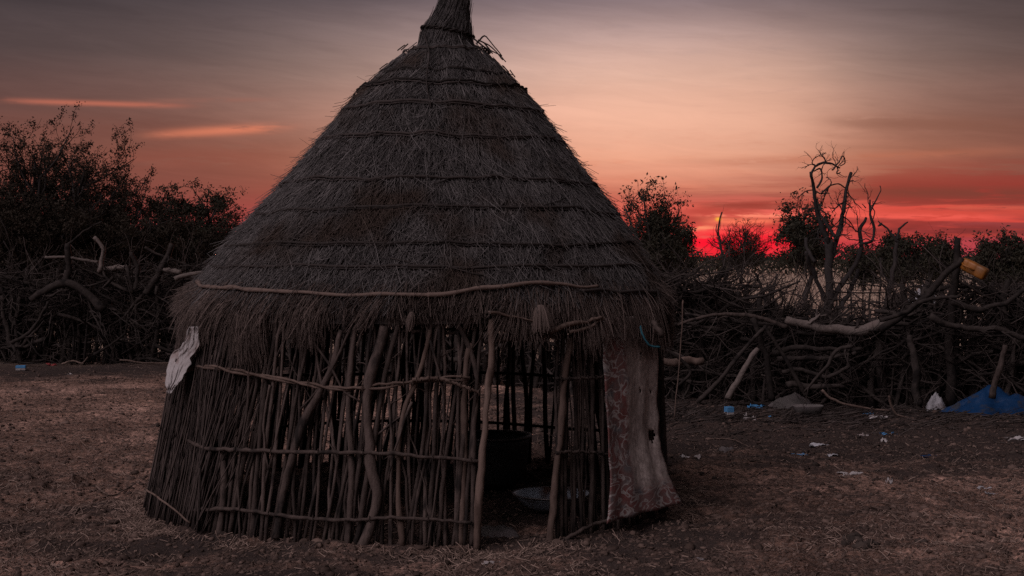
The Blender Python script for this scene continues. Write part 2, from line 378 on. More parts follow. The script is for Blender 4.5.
# --- crown tuft on top, leaning to the right
mb = MB(); n = 4200
th = rng.uniform(-PI, PI, n); t = np.linspace(0, 1, 6)
zt = np.array([2.98, 3.10, 3.2, 3.32, 3.45, 3.6]); rt = np.array([.178, .14, .086, .058, .04, .02]); ct = (np.array([446, 447, 451.5, 456, 457, 457]) - 512) * PXM
top = rng.uniform(.25, 1, n); q = (top[:, None] * t) * 5
z = np.interp(q, np.arange(6), zt); r = np.interp(q, np.arange(6), rt) + rng.uniform(-.03, .012, n)[:, None] + np.abs(rng.normal(0, .02, n))[:, None] * t; c = np.interp(q, np.arange(6), ct)
tw = th[:, None] + rng.normal(.25, .25, n)[:, None] * t
mb.tubes(np.stack([c + r * np.sin(tw), HY - r * np.cos(tw), z], -1), rng.uniform(.0014, .003, n)[:, None] * np.linspace(1, .6, 6), 3, rng.random(n) ** 1.6 * .8, cap=False)
TT, ZI = np.meshgrid(np.linspace(-PI, PI, 25), np.arange(6), indexing='ij')
mb.grid(np.stack([ct[ZI] + (rt[ZI] - .025) * np.sin(TT), HY - (rt[ZI] - .025) * np.cos(TT), zt[ZI]], -1), .1)
mb.build('roof_cap', M['straw'], roof)

# --- bindings
def ring_tube(s, rad, off, sag, seed, n=150, open_=False):
    th = np.linspace(-PI, PI, n); w = sag * (vnoise(th * 1.7 + seed, th * 0 + seed) * 2 + vnoise(th * 5 + seed, th * 0) * .8 + .35 * vnoise(th * 15 + seed, th * 0 + 2))
    P = roof_pt(th, s + w, off + .006 * vnoise(th * 13, th * 0 + seed)); P[-1] = P[0]
    return P, rad * (1 + .5 * vnoise(th * 30 + seed, th * 0))
for i, s in enumerate(RS):
    mb = MB(); P, R = ring_tube(s, (.0055 if i < 2 else .0088 if i != 3 else .0098), (.012 if i < 2 else .031), .022, 3.3 * i + 1)
    mb.tubes(P[None], R[None], 6, [rng.random()], cap=False)
    P, R = ring_tube(s + .012, .005, (.01 if i < 2 else .026), .02, 3.3 * i + 1.15)
    mb.tubes(P[None], R[None], 5, [rng.random()], cap=False)
    # lashings and rod ends
    nn = 14; th = rng.uniform(-PI, PI, nn); tt = np.linspace(0, 1, 4)
    P = roof_pt(th[:, None] + rng.normal(0, .08, nn)[:, None] * tt, s - .03 + .06 * tt[None] * np.ones((nn, 1)) + rng.normal(0, .02, nn)[:, None], .034)
    mb.tubes(P, np.full((nn, 4), .004), 4)
    mb.build('binding_rod', M['rod'], roof)
# rope at the foot of the tuft
mb = MB(); th = np.linspace(-PI, PI, 60)
for k in range(2):
    tw = th * 12 + k * PI
    mb.tubes(np.stack([(448 - 512) * PXM + (.172 + .005 * np.cos(tw)) * np.sin(th), HY - (.172 + .005 * np.cos(tw)) * np.cos(th), 3.085 - .03 * np.sin(th) + .008 * np.sin(tw)], -1)[None], np.full((1, 60), .006), 6, [.3 * k], cap=False)
mb.build('tuft_rope', M['rod'], roof)
# eave pole: bent rods lashed end to end; the front ones are paler
sE = EAVE - .13
for (a0, a1, r, m) in ((-1.25, .15, .013, 'eave'), (.05, .75, .013, 'eave'), (.66, 1.7, .011, 'rod'), (1.6, 3.2, .012, 'rod'), (-3.1, -1.15, .012, 'rod')):
    th = np.linspace(a0, a1, 60); P = roof_pt(th, sE + .085 * vnoise(th * 2.2 + 4, th * 0) + .02 * vnoise(th * 9, th * 0 + 5) + .02 * (a0 > .6), .044)
    mb = MB(); mb.tubes(P[None], (r * (1 + .5 * vnoise(th * 16, th * 0 + 1)) * np.linspace(1.1, .8, 60))[None], 7, [.6])
    mb.build('eave_pole', M[m], roof)
# two slack straps running down from the tuft
for (pts, rad) in ([((427, 28), (431, 60), (428, 84), (433, 112)), .006], [((495, 70), (512, 100), (523, 125)), .004]):
    P = []
    for (x, y) in pts:
        s = ring_s(y); r = np.interp(s, arc, rs); cxv = np.interp(s, arc, cxs)
        sn = np.clip(((x - 512) * (HY - r * .8) / F - cxv) / max(r, .05), -.95, .95); P.append(roof_pt(np.array(math.asin(sn)), np.array(s), .036))
    limb(P, rad, rad * .8, 5, .5, 14, .05).build('roof_strap', M['rod'], roof)
# loose curled stalks at the top right
for pts in (((476, 44), (484, 36), (494, 46), (502, 56)), ((472, 38), (486, 48), (498, 54), (506, 62)), ((478, 40), (490, 46), (503, 60))):
    limb([at(x, y, HY - .1) for x, y in pts], .006, .003, 5, .3, 14).build('loose_stalk', M['rod'], roof)

# --- walls
WB, WT, WZ = 1.66, 1.50, 1.38
CB, CT = (414 - 512) * PXM, (427 - 512) * PXM
def wr(z): return WB + (WT - WB) * z / WZ
def wc(z): return CB + (CT - CB) * z / WZ
def wall_pt(th, z, off=0.0): return np.stack([wc(z) + (wr(z) + off) * np.sin(th), HY - (wr(z) + off) * np.cos(th), z + 0 * th], -1)
def wall_hit(px, py, off=0.0):
    d = ray(px, py); Yd = HY - 1.5
    for _ in range(40):
        p = CAM + d * (Yd / d[1]); R = wr(p[2]) + off; dx = p[0] - wc(p[2])
        Yn = HY - math.sqrt(max(R * R - dx * dx, 0)); Yd = .5 * Yd + .5 * Yn
    return CAM + d * (Yd / d[1])
def wall_th(px, py=540):
    p = wall_hit(px, py); return math.atan2(p[0] - wc(p[2]), HY - p[1])
T_DL, T_DR = wall_th(484, 540), wall_th(551, 540)
T_L, T_R = wall_th(192, 500), wall_th(612, 520)
def stick_path(th, lean, off, ztop, wob, zb=-.04, n=9):
    z = np.linspace(zb, ztop, n); w = np.cumsum(rng.normal(0, wob, n)); w -= np.linspace(w[0], w[-1], n) * .7
    tt = th + lean * z / 1.4 + w / 1.6
    return wall_pt(tt, z, off + np.cumsum(rng.normal(0, wob * .4, n)))
def wall_stick(th, r=None, lean=None, off=None, ztop=None, wob=None, m='stick', tint=None):
    r = rng.choice([rng.uniform(.007, .011), rng.uniform(.010, .015), rng.uniform(.015, .021)], p=[.58, .34, .08]) if r is None else r
    lean = rng.normal(0.01, .05) if lean is None else lean
    P = stick_path(th, lean, rng.uniform(-.03, .02) if off is None else off, rng.uniform(1.28, 1.42) if ztop is None else ztop, rng.choice([.006, .012]) if wob is None else wob)
    R = r * np.linspace(1.08, .75, 9) * rng.uniform(.88, 1.14, 9)
    mb = MB(); mb.tubes(P[None], R[None], 7, [rng.choice([rng.uniform(0, .35), rng.uniform(.5, 1)], p=[.62, .38]) if tint is None else tint])
    out = []
    if rng.random() < .45:
        for _ in range(rng.integers(1, 3)):
            i = rng.integers(3, 8); u = wall_pt(np.array(th + .3 * rng.choice([-1, 1])), np.array(P[i][2] + .35)) - P[i]
            branchy(out, P[i], u, rng.uniform(.06, .3), R[i] * .5, 0, 0, .12)
    put(mb, out, 5, .5)
    return mb.build('wall_stick', M[m], hut)
def thick_pole(pts, r0, r1, m, tint=.5, name='wall_pole', off=.02, knob=.14):
    P = [wall_hit(x, y, off) for x, y in pts]
    return limb(P, r0, r1, 9, tint, 26, knob).build(name, M[m], hut)
nL = 68
for th in np.linspace(T_L - .02, T_DL - .05, nL):
    wall_stick(th + rng.normal(0, .008))
for th in np.linspace(T_DR + .02, T_R + .02, 14):
    wall_stick(th + rng.normal(0, .008), lean=rng.normal(-.02, .03))
for th in np.linspace(T_R + .07, T_R + .6, 16):
    wall_stick(th + rng.normal(0, .01))
# thick crooked poles the photograph shows
thick_pole([(384, 326), (378, 350), (368, 388), (369, 430), (371, 462), (378, 490), (372, 520), (360, 551)], .024, .033, 'stick', .75, off=.03)
thick_pole([(341, 330), (334, 362), (318, 395), (303, 425), (291, 462), (281, 500), (277, 538)], .019, .027, 'stick', .55, off=.03, knob=.25)
thick_pole([(471, 344), (466, 372), (464, 420), (463, 480), (461, 546)], .019, .023, 'stick_warm', .25, off=.0)
thick_pole([(455, 322), (468, 346), (476, 372), (474, 430), (472, 545)], .012, .018, 'stick', .35, off=.01)
thick_pole([(357, 322), (352, 360), (349, 420), (352, 470), (348, 546)], .014, .02, 'stick', .6, off=.02)
thick_pole([(238, 326), (231, 370), (221, 430), (224, 480), (219, 540)], .013, .021, 'stick', .5, off=.02)
thick_pole([(430, 330), (420, 372), (405, 410), (398, 470), (402, 548)], .011, .018, 'stick_warm', .3, off=.02)
thick_pole([(492, 320), (491, 352), (486, 400), (481, 460), (479, 510), (476, 554)], .017, .021, 'stick_warm', .85, 'door_post', off=.05)
thick_pole([(569, 338), (562, 400), (557, 460), (552, 510), (549, 547)], .018, .023, 'stick_warm', .15, 'door_post', off=.03)
# slanting thin sticks laid over the wall
for pts in ([(356, 314), (345, 340), (325, 380), (300, 410)], [(305, 330), (330, 366), (345, 392), (360, 402)], [(412, 402), (398, 440), (388, 480)], [(270, 385), (264, 430), (268, 470)],
            [(250, 330), (248, 400), (238, 480), (240, 545)], [(430, 340), (444, 400), (438, 470), (428, 546)]):
    P = [wall_hit(x, y, .045) for x, y in pts]; limb(P, .008, .006, 6, rng.random(), 16).build('slanting_stick', M['stick'], hut)
# the far side and hidden sides of the wall, sparser, with light between
mb = MB()
ths = np.r_[np.linspace(T_R + .65, 2.2, 26), np.linspace(2.2, 2.92, 18), np.linspace(2.92, 4.4, 84), np.linspace(4.4, 2 * PI + T_L - .05, 70)]
for th in ths:
    th += rng.normal(0, .014); P = stick_path(th, rng.normal(0, .05), rng.uniform(-.03, .03), rng.uniform(1.25, 1.42), .009)
    mb.tubes(P[None], (rng.uniform(.009, .019) * np.linspace(1.1, .8, 9))[None], 6)
for z in (.34, .72, 1.05, 1.28):
    th = np.linspace(T_R + .4, 2 * PI + T_L - .3, 90); P = wall_pt(th, z + .05 * vnoise(th * 2, th * 0 + z), -.03); mb.tubes(P[None], np.full((1, 90), .012), 6)
bs = mb.build('back_stick_screen', M['stick'], hut); bs['kind'] = 'stuff'
# thin twigs pushed in between, front left
mb = MB()
for th in rng.uniform(T_L - .05, T_DL - .06, 36):
    P = stick_path(th, rng.normal(0, .14), rng.uniform(-.05, .0), rng.uniform(.7, 1.4), .012); mb.tubes(P[None], (rng.uniform(.005, .011) * np.linspace(1.1, .6, 9))[None], 5)
for th in rng.uniform(T_DR + .02, T_R + .5, 16):
    P = stick_path(th, rng.normal(0, .1), rng.uniform(-.05, .0), rng.uniform(.7, 1.4), .012); mb.tubes(P[None], (rng.uniform(.004, .008) * np.linspace(1.1, .6, 9))[None], 5)
o = mb.build('twig_infill', M['stick'], hut); o['kind'] = 'stuff'
# wall rails
def rail(pts, r, m, off, strands=1, tint=.5):
    P0 = smooth([wall_hit(x, y, off) for x, y in pts], 46); mb = MB(); q = np.linspace(0, 1, 46)
    for k in range(strands):
        P = P0.copy()
        if strands > 1:
            ph = q * 26 + k * PI; ph = ph + 3 * vnoise(q * 6, q * 0 + 3); P[:, 2] += .008 * np.sin(ph); P[:, 1] += .008 * np.cos(ph)
        P[:, 2] += rng.normal(0, .003, 46)
        mb.tubes(P[None], (r * rng.uniform(.85, 1.15, 46) * np.linspace(1.1, .85, 46))[None], 7, [tint + .2 * k])
    # lashings round the rail
    for i in range(3, 46, 7):
        ph = np.linspace(0, 2 * PI, 9); c = P0[min(i + rng.integers(-1, 2), 45)]
        mb.tubes(np.stack([c[0] + .004 * np.linspace(-1, 1, 9), c[1] + (r + .006 + .008 * (strands > 1)) * np.cos(ph), c[2] + (r + .006 + .01 * (strands > 1)) * np.sin(ph)], -1)[None], np.full((1, 9), .003), 4, [.2])
    return mb.build('wall_rail', M[m], hut)
rail([(184, 372), (200, 367), (240, 372), (290, 381), (345, 389), (385, 386), (430, 380), (470, 378)], .008, 'stick_warm', .05, 2, .3)
rail([(412, 380), (440, 379), (462, 386), (479, 393)], .010, 'stick_warm', .075, 1, .5)
rail([(189, 441), (196, 445), (240, 450), (300, 452), (370, 453), (430, 457), (479, 461)], .012, 'stick', .05, 1, .45)
rail([(190, 510), (240, 510), (300, 518), (345, 520), (400, 518), (472, 523)], .011, 'stick', .05, 1, .4)
rail([(556, 379), (585, 378), (612, 377)], .009, 'stick', .04, 1, .35)
rail([(556, 452), (585, 452), (612, 455)], .009, 'stick', .04, 1, .35)
rail([(558, 545), (580, 531), (612, 519), (640, 513), (664, 502)], .011, 'stick', .055, 1, .5)
rail([(330, 333), (400, 331), (470, 334)], .012, 'stick', -.03, 1, .2)
rail([(484, 341), (520, 338), (566, 336)], .014, 'stick', -.01, 1, .3)
# split slats poking out under the eave right of the doorway
for pts, r in (([(549, 333), (566, 326), (585, 322), (602, 317)], .016), ([(570, 332), (588, 327), (604, 318)], .012), ([(488, 312), (510, 316), (540, 322)], .009)):
    limb([wall_hit(x, y, .09) for x, y in pts], r, r * .6, 6, .6, 16).build('eave_slat', M['stick_warm'], hut)
# hanging tuft of straw over the doorway
mb = MB(); n = 380; c0 = wall_hit(541, 305, .1); c1 = wall_hit(543, 332, .09); tq = np.linspace(0, 1, 5)
a = rng.uniform(0, 2 * PI, n); rr = np.sqrt(rng.random(n)); sp = np.array([.3, .65, .85, 1, 1.1]) * .06
P = c0[None, None] + (c1 - c0)[None, None] * tq[None, :, None] * rng.uniform(.75, 1.05, n)[:, None, None]
P[:, :, 0] += (rr * np.cos(a))[:, None] * sp; P[:, :, 1] += (rr * np.sin(a))[:, None] * sp
mb.tubes(P, rng.uniform(.0016, .003, n)[:, None] * np.ones(5), 3, .3 + .7 * rng.random(n), cap=False)
mb.build('straw_tuft', M['fringe'], roof)
mb = MB(); n = 130; c0 = wall_hit(412, 312, .1); c1 = wall_hit(409, 331, .11)
a = rng.uniform(0, 2 * PI, n); rr = np.sqrt(rng.random(n)); sp = np.array([.4, .8, 1, .9, .4]) * .026
P = c0[None, None] + (c1 - c0)[None, None] * tq[None, :, None] * rng.uniform(.75, 1.05, n)[:, None, None]
P[:, :, 0] += (rr * np.cos(a))[:, None] * sp; P[:, :, 1] += (rr * np.sin(a))[:, None] * sp
mb.tubes(P, np.full((n, 5), .0022), 3, rng.random(n), cap=False)
mb.build('straw_tuft', M['fringe'], roof)
# reeds heaped against the left flank
mb = MB(); n = 640
th = rng.uniform(T_L - .75, T_L + .13, n); z = np.linspace(-.02, 1, 7)[None] * rng.uniform(.75, 1.32, n)[:, None]
fl = np.clip((T_L + .2 - th) / .5, 0, 1)[:, None]
off = rng.uniform(-.02, .06, n)[:, None] + fl * .02 * np.exp(-np.maximum(z, 0) / .38) * rng.uniform(.1, 1.5, n)[:, None]
tt = th[:, None] + rng.normal(.04, .09, n)[:, None] * z + .02 * np.sin(z * 5 + rng.uniform(0, 6, n)[:, None])
mb.tubes(wall_pt(tt, z, off), rng.uniform(.0028, .0065, n)[:, None] * np.linspace(1, .6, 7), 4, rng.random(n) ** 1.4)
o = mb.build('reed_bundle', M['reed'], hut); o['kind'] = 'stuff'
# rafters under the thatch
mb = MB()
for th in np.linspace(-PI, PI, 15)[:-1]:
    s = np.linspace(.1, EAVE - .05, 8); mb.tubes(roof_pt(np.full(8, th), s, -.075)[None], np.full((1, 8), .02), 6)
mb.build('rafter_cone', M['rod'], roof)

# --- cloths hung on the hut
def cloth_material():
    m, nt, b = newmat('faded_patterned_cloth'); N = nt.nodes; L = nt.links
    tc = N.new('ShaderNodeTexCoord'); uv = tc.outputs['UV']
    sx = N.new('ShaderNodeSeparateXYZ'); L.new(uv, sx.inputs[0])
    def ramp(f, stops):
        r = N.new('ShaderNodeValToRGB'); e = r.color_ramp.elements
        while len(e) < len(stops): e.new(.5)
        for q, (p, c) in zip(e, stops): q.position = p; q.color = (*c, 1)
        L.new(f, r.inputs[0]); return r.outputs[0]
    def mix(f, a, c):
        x = N.new('ShaderNodeMix'); x.data_type = 'RGBA'
        if isinstance(f, float): x.inputs['Factor'].default_value = f
        else: L.new(f, x.inputs['Factor'])
        for s_, v in (('A', a), ('B', c)):
            if isinstance(v, tuple): x.inputs[s_].default_value = (*v, 1)
            else: L.new(v, x.inputs[s_])
        return x.outputs['Result']
    def mt(op, a, c=0.0, clamp=False):
        x = N.new('ShaderNodeMath'); x.operation = op; x.use_clamp = clamp
        for i, v in enumerate((a, c)):
            if isinstance(v, (int, float)): x.inputs[i].default_value = v
            else: L.new(v, x.inputs[i])
        return x.outputs[0]
    mp = N.new('ShaderNodeMapping'); mp.inputs['Scale'].default_value = (3.4, 9, 1); L.new(uv, mp.inputs[0])
    n0 = N.new('ShaderNodeTexNoise'); n0.inputs['Scale'].default_value = 1.4; n0.inputs['Detail'].default_value = 3; L.new(mp.outputs[0], n0.inputs['Vector'])
    wn = N.new('ShaderNodeTexNoise'); wn.inputs['Scale'].default_value = 1.5; wn.inputs['Detail'].default_value = 1.2; wn.inputs['Distortion'].default_value = 1.6; L.new(mp.outputs[0], wn.inputs['Vector'])
    swirl = ramp(mt('ABSOLUTE', mt('SUBTRACT', wn.outputs['Fac'], .5)), [(.016, (1, 1, 1)), (.05, (0, 0, 0))])
    dn = N.new('ShaderNodeTexNoise'); dn.inputs['Scale'].default_value = 24; dn.inputs['Detail'].default_value = 8; L.new(uv, dn.inputs['Vector'])
    big = N.new('ShaderNodeTexNoise'); big.inputs['Scale'].default_value = 3.2; big.inputs['Detail'].default_value = 6; L.new(uv, big.inputs['Vector'])
    field = ramp(dn.outputs['Fac'], [(.3, (.2, .16, .147)), (.7, (.40, .33, .305))])
    border = ramp(n0.outputs['Fac'], [(.40, (.15, .062, .058)), (.55, (.14, .09, .085)), (.66, (.12, .112, .118))])
    border = mix(mt('MULTIPLY', swirl, .9), border, (.40, .36, .345))
    # the printed border: left third and the bottom
    lm = mt('SUBTRACT', mt('ADD', .42, mt('MULTIPLY', mt('SUBTRACT', n0.outputs['Fac'], .5), .25)), sx.outputs[0])
    bm = mt('SUBTRACT', mt('ADD', .17, mt('MULTIPLY', mt('SUBTRACT', n0.outputs['Fac'], .5), .15)), sx.outputs[1])
    mask = mt('MULTIPLY', mt('MAXIMUM', lm, bm), 14, True)
    c = mix(mask, field, border)
    faint = mt('MULTIPLY', swirl, .35); c = mix(faint, c, (.13, .1, .095))
    st = ramp(big.outputs['Fac'], [(.5, (0, 0, 0)), (.68, (1, 1, 1))]); c = mix(mt('MULTIPLY', st, .5), c, (.13, .10, .094))
    L.new(c, b.inputs['Base Color']); b.inputs['Roughness'].default_value = .92; b.inputs['Specular IOR Level'].default_value = .05
    bp = N.new('ShaderNodeBump'); bp.inputs['Strength'].default_value = .5; bp.inputs['Distance'].default_value = .006; L.new(dn.outputs['Fac'], bp.inputs['Height']); L.new(bp.outputs[0], b.inputs['Normal'])
    return m
def cloth(name, edgeL, edgeR, m, label, cat, nu=34, nv=60, off=.07, fold=.0065, fn=9., holes=(), thick=.004, rag=.006):
    """Hangs between a left and a right edge, each a list of (px, py, off)."""
    l = smooth([wall_hit(x, y, off + o) for x, y, o in edgeL], nv); r = smooth([wall_hit(x, y, off + o) for x, y, o in edgeR], nv)
    G = np.zeros((nu, nv, 3)); u = np.linspace(0, 1, nu)
    for j in range(nv):
        G[:, j] = l[j] + (r[j] - l[j]) * u[:, None]
        mid = G[:, j]; th = np.arctan2(mid[:, 0] - wc(mid[:, 2]), HY - mid[:, 1]); rad = np.hypot(mid[:, 0] - wc(mid[:, 2]), HY - mid[:, 1])
        need = np.maximum(wr(mid[:, 2]) + off - rad, 0); G[:, j, 0] += need * np.sin(th); G[:, j, 1] -= need * np.cos(th)
    v = np.linspace(0, 1, nv)
    UU, VV = np.meshgrid(u, v, indexing='ij')
    w = fold * (np.sin(UU * fn * 2.2 + 2 * VV + 4 * vnoise(UU * 2, VV * 3)) * (.3 + 1.0 * VV) + 1.6 * vnoise(UU * 7, VV * 5) + .9 * vnoise(UU * 16 + 3, VV * 13))
    G[:, :, 1] -= w; G[:, :, 0] += .4 * w
    eg = np.abs(UU * 2 - 1) ** 3; G[:, :, 0] += rag * eg * 2 * (vnoise(VV * 9 + UU * 5, UU * 2 + 7) + .6 * vnoise(VV * 24 + UU * 9, UU * 2)); G[:, :, 2] += rag * 2 * VV ** 6 * vnoise(UU * 9, VV * 0 + 3)
    me = bpy.data.meshes.new(name); faces = []
    idx = np.arange(nu * nv).reshape(nu, nv)
    for i in range(nu - 1):
        for j in range(nv - 1):
            cu, cv = (u[i] + u[i + 1]) / 2, (v[j] + v[j + 1]) / 2
            if any(((cu - a) / ra) ** 2 + ((cv - b_) / rb) ** 2 < 1 + .9 * vnoise(cu * 40, cv * 40) for a, b_, ra, rb in holes): continue
            faces.append((idx[i, j], idx[i, j + 1], idx[i + 1, j + 1], idx[i + 1, j]))
    me.from_pydata(G.reshape(-1, 3).tolist(), [], [tuple(int(q) for q in f) for f in faces])
    uvl = me.uv_layers.new(name='UVMap')
    co = np.stack([UU.ravel(), 1 - VV.ravel()], 1)
    for lp in me.loops: uvl.data[lp.index].uv = co[lp.vertex_index]
    for p in me.polygons: p.use_smooth = True
    at_ = me.attributes.new('tint', 'FLOAT', 'POINT'); at_.data.foreach_set('value', np.full(len(G.reshape(-1, 3)), .6, dtype=np.float32))
    me.materials.append(m); o = bpy.data.objects.new(name, me); COL.objects.link(o)
    so = o.modifiers.new('thickness', 'SOLIDIFY'); so.thickness = thick
    return tag(o, label, cat)
cloth('hanging_cloth', [(604, 318, 0), (603, 350, 0), (606, 400, 0), (609, 450, .01), (611, 490, .02), (606, 523, .03)],
      [(655, 314, .02), (657, 340, .02), (658, 400, .02), (659, 440, .03), (667, 470, .07), (682, 503, .13)], cloth_material(),
      'tall faded cloth with red swirled border draped over the wall right of the doorway', 'cloth',
      holes=((.88, .62, .06, .035), (.62, .38, .025, .012), (.66, .20, .02, .012), (.86, .40, .02, .01)))
cloth('plastic_sheet', [(190, 327, .05), (182, 345, .06), (170, 356, .08), (167, 374, .1), (166, 392, .12)],
      [(197, 326, .04), (199, 342, .03), (191, 360, .04), (181, 378, .06), (172, 393, .11)], M['white'],
      'torn whitish plastic sheet hanging from the eave at the left side of the hut', 'plastic sheet', 30, 50, .07, .016, 2.2, holes=((.5, 1.0, .12, .06), (.1, .97, .1, .05), (.85, .93, .12, .05), (.35, .55, .03, .02)), rag=.009)
limb([at(641, 326, 8.15), at(644, 338, 8.1), at(651, 346, 8.1), at(660, 347, 8.1)], .007, .006, 6, .5, 20).build('cord', M['cord'])
tag(bpy.data.objects['cord'], 'blue-green cord looped at the top corner of the faded cloth', 'cord')
limb([at(653, 322, 8.35), at(658, 328, 8.3), at(662, 337, 8.3)], .017, .015, 8, .3, 12, .0).build('wood_stub', M['stick'])
tag(bpy.data.objects['wood_stub'], 'short pale wood stub jutting from under the eave beside the faded cloth', 'stick')
o = limb([wall_hit(146, 489, .22), wall_hit(165, 503, .23), wall_hit(190, 523, .16)], .007, .006, 7, .8, 16).build('stick', M['stick_warm'])
tag(o, 'pale stick leaning against the reeds at the left foot of the hut', 'stick')
o = limb([wall_hit(158, 426, .1), wall_hit(166, 426, .0), at(180, 427, 9.3)], .008, .006, 5, .1, 10).build('stick', M['rod'])
tag(o, 'short dark stick jutting out of the left flank of the hut', 'stick')
# inside the hut
pot = thing('cooking_pot', (-.13, 9.9, 0), 'large sooty round pot with a worn rim standing inside the hut', 'pot')
mb = MB(); mb.lathe([(.0, .0), (.15, .0), (.2, .05), (.235, .15), (.25, .3), (.255, .35), (.245, .352), (.238, .3), (.2, .08), (.14, .03), (0, .03)], (-.13, 9.9, .01)); mb.build('pot_body', M['pot'], pot)
mb = MB(); a = np.linspace(0, 2 * PI, 49); mb.tubes(np.stack([-.13 + .262 * np.cos(a), 9.9 + .262 * np.sin(a), .362 + 0 * a], -1)[None], np.full((1, 49), .011), 8, [.5], cap=False); mb.build('pot_rim', M['potrim'], pot)
bowl = thing('enamel_bowl', (.25, 8.96, 0), 'shallow pale enamel bowl with chipped rim on the floor inside the doorway', 'bowl')
mb = MB(); mb.lathe([(0, 0), (.13, 0), (.18, .03), (.22, .075), (.245, .095), (.247, .10), (.24, .10), (.215, .08), (.175, .038), (.125, .01), (0, .01)], (.25, 8.96, .015)); mb.build('bowl_body', M['enamel'], bowl)
mb = MB(); mb.tubes(np.stack([.25 + .247 * np.cos(a), 8.96 + .247 * np.sin(a), .115 + 0 * a], -1)[None], np.full((1, 49), .005), 6, [.5], cap=False); mb.build('bowl_rim', M['potrim'], bowl)
def slab(c, sx, sy, sz, m, name, label, cat, rot=0., rough=.12):
    n = 12; u = np.linspace(-1, 1, n); UU, VV = np.meshgrid(u, u, indexing='ij'); k = (1 - np.clip(np.abs(UU) ** 6 + np.abs(VV) ** 6, 0, 1)) ** .3
    sc = 1 + rough * 2 * vnoise(np.arctan2(VV, UU) * 2 + c[0] * 9, UU * 0 + c[1])
    Xl = UU * sx * sc; Yl = VV * sy * sc; Z = sz * k * (1 + .5 * vnoise(UU * 2 + 9, VV * 2))
    mb = MB(); mb.grid(np.stack([c[0] + Xl * math.cos(rot) - Yl * math.sin(rot), c[1] + Xl * math.sin(rot) + Yl * math.cos(rot), c[2] - .02 + Z], -1), .5)
    return solo(name, mb, m, label, cat)
slab(gp(498, 532), .1, .13, .045, M['stone'], 'flat_stone', 'flat stone lying just inside the doorway by the pale door post', 'stone', .3)

